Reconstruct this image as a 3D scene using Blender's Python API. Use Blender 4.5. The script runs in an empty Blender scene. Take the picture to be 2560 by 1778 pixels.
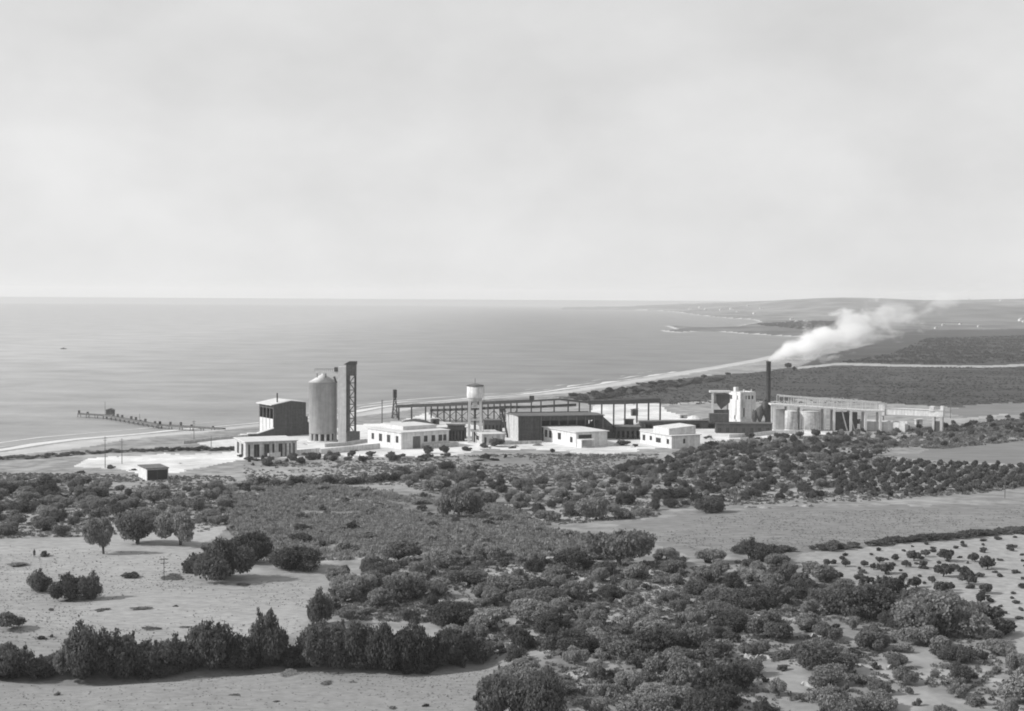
import bpy, bmesh, math, random
import numpy as np
from mathutils import Vector, Matrix

random.seed(7)
rng = np.random.default_rng(7)
SC = bpy.context.scene
COL = SC.collection

# ------------------------------------------------------------------ camera
F = 3517.0                      # focal length in pixels of the 2560 px wide photograph
CAMZ = 67.0
PITCH = math.radians(2.284)
ROLL = math.radians(0.34)
RM = Matrix.Rotation(math.pi / 2 - PITCH, 3, 'X') @ Matrix.Rotation(ROLL, 3, 'Z')
cam_d = bpy.data.cameras.new("camera")
cam = bpy.data.objects.new("camera", cam_d)
COL.objects.link(cam)
cam.location = (0, 0, CAMZ)
cam.rotation_euler = RM.to_euler()
cam_d.sensor_width = 36.0
cam_d.lens = 36.0 * F / 2560.0
cam_d.clip_start = 1.0
cam_d.clip_end = 600000.0
SC.camera = cam

# ------------------------------------------------------------------ light
SUN_EL = math.radians(33)
SUN_DIR = Vector((-0.985, -0.14, 0)).normalized()      # horizontal direction towards the sun
sd = Vector((SUN_DIR.x * math.cos(SUN_EL), SUN_DIR.y * math.cos(SUN_EL), math.sin(SUN_EL)))
sun_d = bpy.data.lights.new("sun", 'SUN')
sun_d.energy = 3.3
sun_d.angle = math.radians(0.8)
sun_d.color = (1.0, 0.995, 0.985)
sun = bpy.data.objects.new("sun", sun_d)
sun.rotation_euler = (-sd).to_track_quat('-Z', 'Y').to_euler()
COL.objects.link(sun)

W = bpy.data.worlds.new("World")
SC.world = W
W.use_nodes = True
nt = W.node_tree
nt.nodes.clear()
sky = nt.nodes.new("ShaderNodeTexSky")
sky.sky_type = 'NISHITA'
sky.sun_disc = False
sky.sun_elevation = SUN_EL
sky.sun_rotation = math.atan2(SUN_DIR.x, SUN_DIR.y)
sky.air_density = 1.0
sky.dust_density = 1.0
sky.ozone_density = 1.0
bw = nt.nodes.new("ShaderNodeRGBToBW")
tc = nt.nodes.new("ShaderNodeTexCoord")
mp = nt.nodes.new("ShaderNodeMapping")
mp.inputs['Scale'].default_value = (6, 6, 11)
cn = nt.nodes.new("ShaderNodeTexNoise")
cn.inputs['Scale'].default_value = 1.0
cn.inputs['Detail'].default_value = 7
cn.inputs['Roughness'].default_value = 0.55
mr = nt.nodes.new("ShaderNodeMapRange")
mr.inputs['From Min'].default_value = 0.3
mr.inputs['From Max'].default_value = 0.7
mr.inputs['To Min'].default_value = 0.91
mr.inputs['To Max'].default_value = 1.09
pw = nt.nodes.new("ShaderNodeMath"); pw.operation = 'POWER'; pw.inputs[1].default_value = 0.25
mu = nt.nodes.new("ShaderNodeMath"); mu.operation = 'MULTIPLY'
mu2 = nt.nodes.new("ShaderNodeMath"); mu2.operation = 'MULTIPLY'; mu2.inputs[1].default_value = 3.05
bg = nt.nodes.new("ShaderNodeBackground")
bg.inputs['Strength'].default_value = 0.12
wo = nt.nodes.new("ShaderNodeOutputWorld")
L = nt.links.new
L(sky.outputs[0], bw.inputs[0]); L(tc.outputs['Generated'], mp.inputs[0]); L(mp.outputs[0], cn.inputs['Vector'])
L(cn.outputs[0], mr.inputs[0]); L(bw.outputs[0], pw.inputs[0]); L(pw.outputs[0], mu.inputs[0]); L(mr.outputs[0], mu.inputs[1])
L(mu.outputs[0], mu2.inputs[0]); L(mu2.outputs[0], bg.inputs['Color']); L(bg.outputs[0], wo.inputs[0])

SC.view_settings.view_transform = 'Standard'
SC.view_settings.look = 'None'
SC.view_settings.exposure = 0.5
SC.view_settings.gamma = 1.0
SC.cycles.use_denoising = True
SC.cycles.max_bounces = 12
SC.cycles.diffuse_bounces = 3
SC.cycles.glossy_bounces = 2
SC.cycles.volume_bounces = 10
SC.cycles.transparent_max_bounces = 8
SC.cycles.filter_width = 1.9

# ------------------------------------------------------------------ pixel <-> place
RA = np.array(RM)
def ray(px, py):
    px = np.asarray(px, float); py = np.asarray(py, float)
    d = np.stack([(px - 1280) / F, -(py - 889) / F, -np.ones_like(px)], -1)
    return d @ RA.T
def plane_pt(px, py, z=0.0):
    d = ray(px, py)
    t = (z - CAMZ) / d[..., 2]
    return d * t[..., None] + np.array([0, 0, CAMZ])
def proj(P):
    P = np.asarray(P, float).copy()
    P[..., 2] -= CAMZ
    c = P @ RA
    return 1280 + F * c[..., 0] / -c[..., 2], 889 - F * c[..., 1] / -c[..., 2], -c[..., 2]

def vnoise(x, y, seed=0):
    xi = np.floor(x).astype(np.int64); yi = np.floor(y).astype(np.int64)
    fx = x - xi; fy = y - yi
    fx = fx * fx * (3 - 2 * fx); fy = fy * fy * (3 - 2 * fy)
    def hsh(a, b):
        n = (a * 374761393 + b * 668265263 + seed * 1442695041) & 0x7fffffff
        n = ((n ^ (n >> 13)) * 1274126177) & 0x7fffffff
        return ((n ^ (n >> 16)) & 0xffff) / 65535.0
    return (hsh(xi, yi) * (1 - fx) + hsh(xi + 1, yi) * fx) * (1 - fy) + (hsh(xi, yi + 1) * (1 - fx) + hsh(xi + 1, yi + 1) * fx) * fy
def fbm(x, y, o=4, seed=0):
    s = 0; a = 0.5
    for k in range(o):
        s = s + a * vnoise(x, y, seed + k); x = x * 2.03; y = y * 2.03; a *= 0.5
    return s
def sst(a, b, x):
    t = np.clip((x - a) / (b - a), 0, 1)
    return t * t * (3 - 2 * t)
def in_poly(px, py, poly):
    ins = np.zeros(np.shape(px), bool)
    n = len(poly)
    for i in range(n):
        x1, y1 = poly[i]; x2, y2 = poly[(i + 1) % n]
        if y1 == y2: continue
        c = ((y1 > py) != (y2 > py)) & (px < (x2 - x1) * (py - y1) / (y2 - y1) + x1)
        ins ^= c
    return ins
def seg_dist(X, Y, pts):
    best = np.full(np.shape(X), 1e12)
    for (x1, y1), (x2, y2) in zip(pts[:-1], pts[1:]):
        dx, dy = x2 - x1, y2 - y1
        t = np.clip(((X - x1) * dx + (Y - y1) * dy) / (dx * dx + dy * dy + 1e-9), 0, 1)
        best = np.minimum(best, (X - x1 - t * dx) ** 2 + (Y - y1 - t * dy) ** 2)
    return np.sqrt(best)

# waterline, photograph pixels, left to right, then round the bay to the far cape
COAST_PX = [(-900, 1215), (-300, 1160), (0, 1131), (60, 1122), (120, 1112), (200, 1101), (300, 1092), (400, 1083), (500, 1074), (580, 1066),
            (680, 1056), (800, 1044), (900, 1032), (960, 1020), (1050, 1008), (1150, 1000), (1240, 993), (1330, 986), (1431, 973),
            (1520, 959), (1600, 946), (1700, 929), (1800, 913), (1880, 899), (1935, 887), (1990, 873), (2035, 861), (2050, 851),
            (2020, 844), (1930, 839), (1850, 834), (1790, 829), (1745, 829), (1700, 832), (1660, 830), (1648, 826), (1690, 825), (1668, 817), (1655, 814),
            (1700, 815), (1760, 820), (1830, 817), (1862, 811), (1900, 805), (1880, 799), (1810, 795), (1750, 789), (1700, 782), (1660, 777),
            (1560, 774.5), (1400, 773.5)]
coast = [tuple(plane_pt(x, y)[:2]) for x, y in COAST_PX]
lx, ly = coast[-1]
LAND = coast + [(lx + 60, ly + 900), (lx + 4000, 17000), (30000, 17000), (30000, -3000), (-6000, -3000), (coast[0][0], -2000)]
HEDGE_V = [(-200, 1500), (0, 1500), (250, 1510), (480, 1497), (660, 1485), (800, 1492), (940, 1492), (1060, 1478)]
V = 2560 / 2298.0
HEDGE = [tuple(plane_pt(x * V, y * V, 9.0)[:2]) for x, y in HEDGE_V]
SKY_X = [-9000, 1300, 1400, 1560, 1700, 1800, 1900, 2000, 2100, 2200, 2300, 2400, 2600, 3200]
SKY_Z = [2, 2, 3, 10, 30, 42, 56, 68, 78, 74, 66, 72, 84, 90]

def height(X, Y):
    X = np.asarray(X, float); Y = np.asarray(Y, float)
    D = np.hypot(X, Y)
    cd = seg_dist(X, Y, coast)
    ins = in_poly(X, Y, LAND)
    d = np.where(ins, cd, -cd)
    z = np.where(d > 0, 3.0 * sst(0, 42, d) + 1.2 * sst(50, 160, d), np.maximum(-1.5, d * 0.05))
    z = z + 6.3 * sst(600, 230, D) * (d > 0)
    amp = sst(40, 200, d) * (0.25 + 1.3 * sst(560, 380, D)) * sst(3000, 900, D)
    z = z + amp * (fbm(X / 70, Y / 55, 3, 5) - 0.45) * 2.2
    z = z + 0.25 * (fbm(X / 9, Y / 9, 2, 9) - 0.4) * sst(520, 400, D) * (d > 0)
    hd = seg_dist(X, Y, HEDGE)
    z = z - 2.6 * np.exp(-(hd / 7.0) ** 2)
    px = 1280 + F * X / np.maximum(Y, 1)
    hz = np.interp(px, SKY_X, SKY_Z)
    hz = hz * (0.86 + 0.28 * fbm(X / 900, Y / 1500, 3, 3))
    z = z + np.where(d > 0, 1, 0) * hz * sst(5200, 8800, D) * sst(0, 900, d)
    z = z + (d > 0) * 9 * sst(2300, 4200, D) * fbm(X / 300, Y / 600, 3, 21) * sst(0, 200, d)
    return z, d

def G(px, py):
    """ground point seen at photograph pixel(s)"""
    px = np.asarray(px, float); py = np.asarray(py, float)
    z = np.full(px.shape, 5.0)
    for _ in range(25):
        P = plane_pt(px, py, z)
        hgt, _d = height(P[..., 0], P[..., 1])
        z = z + 0.6 * (np.maximum(hgt, 0) - z)
    P[..., 2] = np.maximum(hgt, 0)
    return P
def GV(vx, vy):
    return G(np.array(vx, float) * V, np.array(vy, float) * V)
def ground_z(x, y):
    return float(height(np.array([x]), np.array([y]))[0][0])

# ------------------------------------------------------------------ materials
MATS = {}
def mat(name, c, rough=0.9, var=0.12, scale=1.0, spec=0.2, bump=0.0, detail=6, stretch=(1, 1, 1), coord='Object', streak=0.0, contrast=(0.35, 0.65), rnd=0.0, big=0.0, bigscale=0.02, c2=None):
    if name in MATS: return MATS[name]
    m = bpy.data.materials.new(name); m.use_nodes = True
    n = m.node_tree.nodes; l = m.node_tree.links.new
    b = n['Principled BSDF']
    b.inputs['Roughness'].default_value = rough
    b.inputs['Specular IOR Level'].default_value = spec
    t = n.new("ShaderNodeTexCoord"); mpn = n.new("ShaderNodeMapping"); mpn.inputs['Scale'].default_value = stretch
    nz = n.new("ShaderNodeTexNoise"); nz.inputs['Scale'].default_value = scale; nz.inputs['Detail'].default_value = detail; nz.inputs['Roughness'].default_value = 0.62
    r = n.new("ShaderNodeMapRange"); r.inputs['From Min'].default_value = contrast[0]; r.inputs['From Max'].default_value = contrast[1]
    lo, hi = c * (1 - var), (c * (1 + var) if c2 is None else c2)
    r.inputs['To Min'].default_value = lo; r.inputs['To Max'].default_value = hi
    l(t.outputs[coord], mpn.inputs[0]); l(mpn.outputs[0], nz.inputs['Vector']); l(nz.outputs[0], r.inputs[0])
    out = r.outputs[0]
    def mul(a, bb):
        mm = n.new("ShaderNodeMath"); mm.operation = 'MULTIPLY'; l(a, mm.inputs[0])
        if hasattr(bb, 'links'): l(bb, mm.inputs[1])
        else: mm.inputs[1].default_value = bb
        return mm.outputs[0]
    if big > 0:
        nb = n.new("ShaderNodeTexNoise"); nb.inputs['Scale'].default_value = bigscale; nb.inputs['Detail'].default_value = 4
        l(mpn.outputs[0], nb.inputs['Vector'])
        r2 = n.new("ShaderNodeMapRange"); r2.inputs['From Min'].default_value = 0.35; r2.inputs['From Max'].default_value = 0.65
        r2.inputs['To Min'].default_value = 1 - big; r2.inputs['To Max'].default_value = 1 + big
        l(nb.outputs[0], r2.inputs[0]); out = mul(out, r2.outputs[0])
    if streak > 0:
        mp2 = n.new("ShaderNodeMapping"); mp2.inputs['Scale'].default_value = (1.2, 1.2, 0.07)
        n2 = n.new("ShaderNodeTexNoise"); n2.inputs['Scale'].default_value = 1.0; n2.inputs['Detail'].default_value = 5
        l(t.outputs['Object'], mp2.inputs[0]); l(mp2.outputs[0], n2.inputs['Vector'])
        r3 = n.new("ShaderNodeMapRange"); r3.inputs['From Min'].default_value = 0.35; r3.inputs['From Max'].default_value = 0.7
        r3.inputs['To Min'].default_value = 1 + streak * 0.4; r3.inputs['To Max'].default_value = 1 - streak
        l(n2.outputs[0], r3.inputs[0]); out = mul(out, r3.outputs[0])
    if rnd > 0:
        oi = n.new("ShaderNodeObjectInfo"); r4 = n.new("ShaderNodeMapRange")
        r4.inputs['To Min'].default_value = 1 - rnd; r4.inputs['To Max'].default_value = 1 + rnd
        l(oi.outputs['Random'], r4.inputs[0]); out = mul(out, r4.outputs[0])
    cc = n.new("ShaderNodeCombineColor")
    for k in range(3): l(out, cc.inputs[k])
    l(cc.outputs[0], b.inputs['Base Color'])
    if bump > 0:
        bp = n.new("ShaderNodeBump"); bp.inputs['Distance'].default_value = bump; bp.inputs['Strength'].default_value = 0.6
        l(nz.outputs[0], bp.inputs['Height']); l(bp.outputs[0], b.inputs['Normal'])
    MATS[name] = m
    return m

M_white = mat('whitewash', 0.6, var=0.13, scale=0.7, streak=0.2)
M_white2 = mat('worn_plaster', 0.46, var=0.2, scale=0.8, streak=0.4)
M_conc = mat('concrete', 0.42, var=0.12, scale=0.5, streak=0.2, bump=0.02)
M_silo = mat('silo_concrete', 0.29, var=0.1, scale=0.35, streak=0.16, bump=0.02)
M_conclight = mat('pale_concrete', 0.56, var=0.1, scale=0.6, streak=0.15)
M_rub = mat('dry_stone', 0.33, var=0.3, scale=2.0)
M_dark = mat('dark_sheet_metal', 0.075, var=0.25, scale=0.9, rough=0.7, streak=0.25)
M_steel = mat('dark_steel', 0.05, var=0.25, scale=1.5, rough=0.6)
M_roofp = mat('pale_roofing', 0.55, var=0.12, scale=0.5)
M_roofd = mat('dark_roofing', 0.12, var=0.25, scale=0.6)
M_glass = mat('dark_glass', 0.03, var=0.2, scale=1, rough=0.25, spec=0.5)
M_wood = mat('weathered_timber', 0.13, var=0.3, scale=2, stretch=(1, 1, 0.2))
M_bark = mat('bark', 0.08, var=0.3, scale=5)
M_pile = mat('coal_heap', 0.07, var=0.35, scale=1.5, bump=0.2)
M_leaf = mat('olive_foliage', 0.235, var=0.4, scale=6.0, rough=0.8, rnd=0.28, spec=0.25)
M_leafd = mat('dark_foliage', 0.115, var=0.4, scale=6, rough=0.8, rnd=0.25, spec=0.2)
M_leafp = mat('pale_foliage', 0.23, var=0.4, scale=6.0, rough=0.85, rnd=0.3, spec=0.2)
M_scrub = mat('scrub_foliage', 0.24, var=0.4, scale=0.5, rough=0.9, detail=8)
M_weed = mat('weed_foliage', 0.17, var=0.4, scale=0.5, rough=0.9, detail=8)
M_scrubd = mat('dark_scrub_foliage', 0.07, var=0.35, scale=0.12, rough=0.9, detail=8)

for _m in (M_weed, M_leaf, M_leafd, M_leafp, M_scrub, M_scrubd):
    n_ = _m.node_tree.nodes; b_ = n_['Principled BSDF']; o_ = n_['Material Output']
    tr_ = n_.new('ShaderNodeBsdfTranslucent'); mx_ = n_.new('ShaderNodeMixShader'); mx_.inputs[0].default_value = 0.42
    src = b_.inputs['Base Color'].links[0].from_socket
    _m.node_tree.links.new(src, tr_.inputs['Color']); _m.node_tree.links.new(b_.outputs[0], mx_.inputs[1]); _m.node_tree.links.new(tr_.outputs[0], mx_.inputs[2]); _m.node_tree.links.new(mx_.outputs[0], o_.inputs['Surface'])

# ------------------------------------------------------------------ mesh helpers
def tag(o, label=None, cat=None, group=None, kind=None):
    if label: o['label'] = label
    if cat: o['category'] = cat
    if group: o['group'] = group
    if kind: o['kind'] = kind
    return o
def empty(name, loc, rz=0.0, label=None, cat=None, group=None):
    o = bpy.data.objects.new(name, None); COL.objects.link(o)
    o.location = loc; o.rotation_euler = (0, 0, rz); o.empty_display_size = 0.5
    return tag(o, label, cat, group)
class MB:
    def __init__(s): s.v = []; s.f = []
    def add(s, vs, fs):
        k = len(s.v); s.v += [tuple(a) for a in vs]; s.f += [tuple(k + i for i in f) for f in fs]; return s
    def box(s, x0, x1, y0, y1, z0, z1):
        vs = [(x0, y0, z0), (x1, y0, z0), (x1, y1, z0), (x0, y1, z0), (x0, y0, z1), (x1, y0, z1), (x1, y1, z1), (x0, y1, z1)]
        return s.add(vs, [(0, 3, 2, 1), (4, 5, 6, 7), (0, 1, 5, 4), (1, 2, 6, 5), (2, 3, 7, 6), (3, 0, 4, 7)])
    def tube(s, a, b, r, n=6, r2=None, cap=True):
        a = Vector(a); b = Vector(b); r2 = r if r2 is None else r2
        d = (b - a).normalized(); u = d.orthogonal().normalized(); w = d.cross(u)
        vs = []
        for p, rr in ((a, r), (b, r2)):
            for k in range(n):
                t = 2 * math.pi * k / n
                vs.append(p + u * math.cos(t) * rr + w * math.sin(t) * rr)
        fs = [(k, (k + 1) % n, n + (k + 1) % n, n + k) for k in range(n)]
        if cap: fs += [tuple(range(n - 1, -1, -1)), tuple(range(n, 2 * n))]
        return s.add(vs, fs)
    def bar(s, a, b, w, h=None):
        """square bar from a to b"""
        a = Vector(a); b = Vector(b); h = w if h is None else h
        d = (b - a).normalized(); up = Vector((0, 0, 1))
        if abs(d.z) > 0.95: up = Vector((0, 1, 0))
        u = d.cross(up).normalized() * w / 2; q = d.cross(u).normalized() * h / 2
        vs = [p + sa * u + sb * q for p in (a, b) for sa, sb in ((-1, -1), (1, -1), (1, 1), (-1, 1))]
        return s.add(vs, [(0, 1, 2, 3), (7, 6, 5, 4), (0, 4, 5, 1), (1, 5, 6, 2), (2, 6, 7, 3), (3, 7, 4, 0)])
    def lathe(s, prof, n=32, cx=0, cy=0):
        vs = []; fs = []
        for r, z in prof:
            for k in range(n):
                t = 2 * math.pi * k / n; vs.append((cx + r * math.cos(t), cy + r * math.sin(t), z))
        for i in range(len(prof) - 1):
            for k in range(n):
                fs.append((i * n + k, i * n + (k + 1) % n, (i + 1) * n + (k + 1) % n, (i + 1) * n + k))
        fs.append(tuple(range(n - 1, -1, -1))); fs.append(tuple((len(prof) - 1) * n + k for k in range(n)))
        return s.add(vs, fs)
    def prism(s, poly, y0, y1):
        """polygon in x-z swept along y"""
        n = len(poly)
        vs = [(x, y0, z) for x, z in poly] + [(x, y1, z) for x, z in poly]
        fs = [tuple(range(n)), tuple(range(2 * n - 1, n - 1, -1))] + [(k, n + k, n + (k + 1) % n, (k + 1) % n) for k in range(n)]
        return s.add(vs, fs)
    def build(s, name, m, parent=None, smooth=False, label=None):
        me = bpy.data.meshes.new(name); me.from_pydata(s.v, [], s.f)
        bm = bmesh.new(); bm.from_mesh(me); bmesh.ops.recalc_face_normals(bm, faces=bm.faces); bm.to_mesh(me); bm.free()
        me.materials.append(m)
        if smooth:
            me.polygons.foreach_set('use_smooth', [len(p.vertices) == 4 for p in me.polygons])
        o = bpy.data.objects.new(name, me); COL.objects.link(o)
        if parent: o.parent = parent
        if label: o['label'] = label
        return o
def np_mesh(name, verts, faces, m, smooth=False):
    me = bpy.data.meshes.new(name)
    verts = np.asarray(verts, np.float32); faces = np.asarray(faces, np.int32)
    me.vertices.add(len(verts)); me.vertices.foreach_set('co', verts.ravel())
    k = faces.shape[1]
    me.loops.add(faces.size); me.loops.foreach_set('vertex_index', faces.ravel())
    me.polygons.add(len(faces)); me.polygons.foreach_set('loop_start', np.arange(0, faces.size, k, dtype=np.int32))
    me.update(calc_edges=True)
    if smooth: me.polygons.foreach_set('use_smooth', np.ones(len(faces), bool))
    me.materials.append(m)
    return me
def np_obj(name, verts, faces, m, smooth=False):
    o = bpy.data.objects.new(name, np_mesh(name, verts, faces, m, smooth)); COL.objects.link(o); return o

# ------------------------------------------------------------------ sea
def make_sea():
    m = bpy.data.materials.new('sea_water'); m.use_nodes = True
    n = m.node_tree.nodes; l = m.node_tree.links.new; b = n['Principled BSDF']
    b.inputs['Base Color'].default_value = (0.26, 0.26, 0.26, 1)
    b.inputs['Roughness'].default_value = 0.55
    b.inputs['Specular IOR Level'].default_value = 0.5
    t = n.new("ShaderNodeTexCoord")
    mpn = n.new("ShaderNodeMapping"); mpn.inputs['Scale'].default_value = (0.10, 0.16, 1); mpn.inputs['Rotation'].default_value = (0, 0, 0.5)
    nz = n.new("ShaderNodeTexNoise"); nz.inputs['Scale'].default_value = 1; nz.inputs['Detail'].default_value = 9; nz.inputs['Roughness'].default_value = 0.6
    bp = n.new("ShaderNodeBump"); bp.inputs['Distance'].default_value = 1.1; bp.inputs['Strength'].default_value = 0.5
    l(t.outputs['Object'], mpn.inputs[0]); l(mpn.outputs[0], nz.inputs['Vector']); l(nz.outputs[0], bp.inputs['Height']); l(bp.outputs[0], b.inputs['Normal'])
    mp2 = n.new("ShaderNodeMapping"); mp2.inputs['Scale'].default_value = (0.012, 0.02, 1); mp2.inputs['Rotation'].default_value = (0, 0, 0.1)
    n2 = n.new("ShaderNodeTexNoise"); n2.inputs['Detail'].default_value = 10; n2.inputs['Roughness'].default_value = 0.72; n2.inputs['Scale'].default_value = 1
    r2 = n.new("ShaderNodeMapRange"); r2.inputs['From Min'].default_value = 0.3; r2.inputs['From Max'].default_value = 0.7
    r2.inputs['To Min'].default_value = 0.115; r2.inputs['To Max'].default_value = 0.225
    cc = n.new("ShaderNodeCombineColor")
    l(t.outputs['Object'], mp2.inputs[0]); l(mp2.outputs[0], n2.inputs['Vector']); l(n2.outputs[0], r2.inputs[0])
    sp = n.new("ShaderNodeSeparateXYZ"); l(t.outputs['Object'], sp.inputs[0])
    sg = n.new("ShaderNodeMapRange"); sg.inputs['From Min'].default_value = 60; sg.inputs['From Max'].default_value = -600; sg.inputs['To Min'].default_value = 1.0; sg.inputs['To Max'].default_value = 2.3  # sun-side glare painted into the base colour: water lightens toward the left
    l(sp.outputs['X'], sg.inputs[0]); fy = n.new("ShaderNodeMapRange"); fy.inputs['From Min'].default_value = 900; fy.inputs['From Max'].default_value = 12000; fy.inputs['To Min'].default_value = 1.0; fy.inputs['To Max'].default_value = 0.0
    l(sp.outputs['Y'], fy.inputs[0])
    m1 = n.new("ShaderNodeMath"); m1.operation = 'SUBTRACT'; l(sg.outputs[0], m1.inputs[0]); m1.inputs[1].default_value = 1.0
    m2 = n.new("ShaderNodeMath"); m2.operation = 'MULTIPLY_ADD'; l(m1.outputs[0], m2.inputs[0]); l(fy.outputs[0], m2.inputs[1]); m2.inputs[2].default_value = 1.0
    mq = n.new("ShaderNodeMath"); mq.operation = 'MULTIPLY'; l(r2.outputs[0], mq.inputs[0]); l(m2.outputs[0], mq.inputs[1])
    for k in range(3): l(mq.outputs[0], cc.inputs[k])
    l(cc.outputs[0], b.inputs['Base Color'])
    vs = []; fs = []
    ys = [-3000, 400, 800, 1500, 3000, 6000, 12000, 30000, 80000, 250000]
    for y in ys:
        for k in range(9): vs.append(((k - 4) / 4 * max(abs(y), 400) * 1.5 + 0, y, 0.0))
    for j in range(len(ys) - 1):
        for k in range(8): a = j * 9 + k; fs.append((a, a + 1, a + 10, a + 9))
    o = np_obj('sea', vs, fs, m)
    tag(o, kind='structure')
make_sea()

# ------------------------------------------------------------------ terrain, split into its regions
def vp(pts): return [(x * V, y * V) for x, y in pts]
YARD = vp([(165, 1048), (185, 1034), (235, 1024), (330, 1022), (540, 1012), (470, 1002), (440, 992), (560, 973), (700, 963), (800, 955), (900, 945), (960, 925), (985, 945), (1100, 958), (1290, 950), (1325, 925), (1335, 908), (1400, 906), (1480, 906),
           (1500, 925), (1560, 935), (1600, 955), (1740, 958), (1880, 962), (1900, 972), (1740, 978), (1640, 985), (1590, 1003), (1440, 1010),
           (1370, 1020), (1240, 1012), (1100, 1008), (1010, 1022), (850, 1024), (700, 1024), (560, 1030), (500, 1040), (430, 1056), (340, 1066), (240, 1050)])
LEFT_FIELD = vp([(-400, 1212), (0, 1210), (150, 1200), (215, 1180), (470, 1172), (520, 1185), (430, 1240), (440, 1290), (600, 1295), (760, 1285), (735, 1340), (690, 1400), (640, 1450), (350, 1480), (0, 1480), (-400, 1500)])
FORE_FIELD = vp([(-600, 1540), (0, 1528), (300, 1512), (640, 1494), (780, 1492), (860, 1500), (960, 1500), (1060, 1482), (1180, 1480), (1160, 1510), (1110, 1560), (1010, 1605), (900, 1800), (-700, 1800)])
BIG_FIELD = vp([(1380, 1190), (1440, 1168), (1560, 1152), (1700, 1142), (1900, 1136), (2298, 1134), (2700, 1130), (2700, 1150), (2298, 1186), (2150, 1200), (1960, 1222), (1860, 1236), (1760, 1240), (1640, 1236), (1560, 1250), (1480, 1228)])
VINE_FIELD = vp([(1790, 1262), (1830, 1242), (1990, 1226), (2150, 1208), (2298, 1196), (2700, 1150), (2700, 1400), (2400, 1500), (2298, 1480), (2240, 1450), (2220, 1400), (2110, 1340), (1990, 1322), (1900, 1300), (1820, 1290)])
UP_FIELD = vp([(1990, 1022), (2120, 1008), (2298, 985), (2700, 940), (2700, 1000), (2298, 1046), (2240, 1040), (2130, 1040), (2060, 1032)])
STRIP_FIELD = vp([(2110, 925), (2170, 912), (2298, 902), (2700, 890), (2700, 905), (2298, 927), (2180, 938)])
MID_FIELD = vp([(1060, 1045), (1080, 1025), (1180, 1018), (1330, 1022), (1420, 1018), (1480, 1015), (1400, 1040), (1360, 1062), (1260, 1072), (1180, 1080), (1100, 1068)])
DARK_PLAIN = vp([(1250, 893), (1330, 880), (1420, 868), (1500, 853), (1600, 843), (1700, 835), (1800, 822), (1840, 800), (1960, 772), (2050, 742), (2298, 738), (2800, 735), (2800, 895), (2298, 906), (2150, 915), (2000, 905), (1860, 890), (1760, 900), (1600, 905), (1500, 905), (1420, 900)])
BRUSH = vp([(480, 1100), (560, 1078), (700, 1085), (820, 1098), (960, 1110), (1060, 1120), (1180, 1150), (1230, 1190), (1400, 1215), (1420, 1260), (1250, 1245), (1080, 1240), (900, 1240), (700, 1250), (600, 1235), (480, 1200), (500, 1150)])
def path_poly(pts, w):
    a = [(x, y - w / 2) for x, y in pts]; b = [(x, y + w / 2) for x, y in pts]
    return vp(a + b[::-1])
PATHS = [path_poly([(1790, 826), (1880, 817), (2000, 820), (2150, 823), (2250, 822), (2300, 819), (2700, 808)], 5),
         path_poly([(2080, 942), (2150, 942), (2200, 937), (2262, 930)], 5),
         path_poly([(1480, 910), (1560, 903), (1600, 901)], 3.5),
         path_poly([(-50, 1283), (60, 1283), (110, 1278), (160, 1268)], 3),
         path_poly([(600, 1250), (720, 1257), (860, 1252)], 4)]
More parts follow.
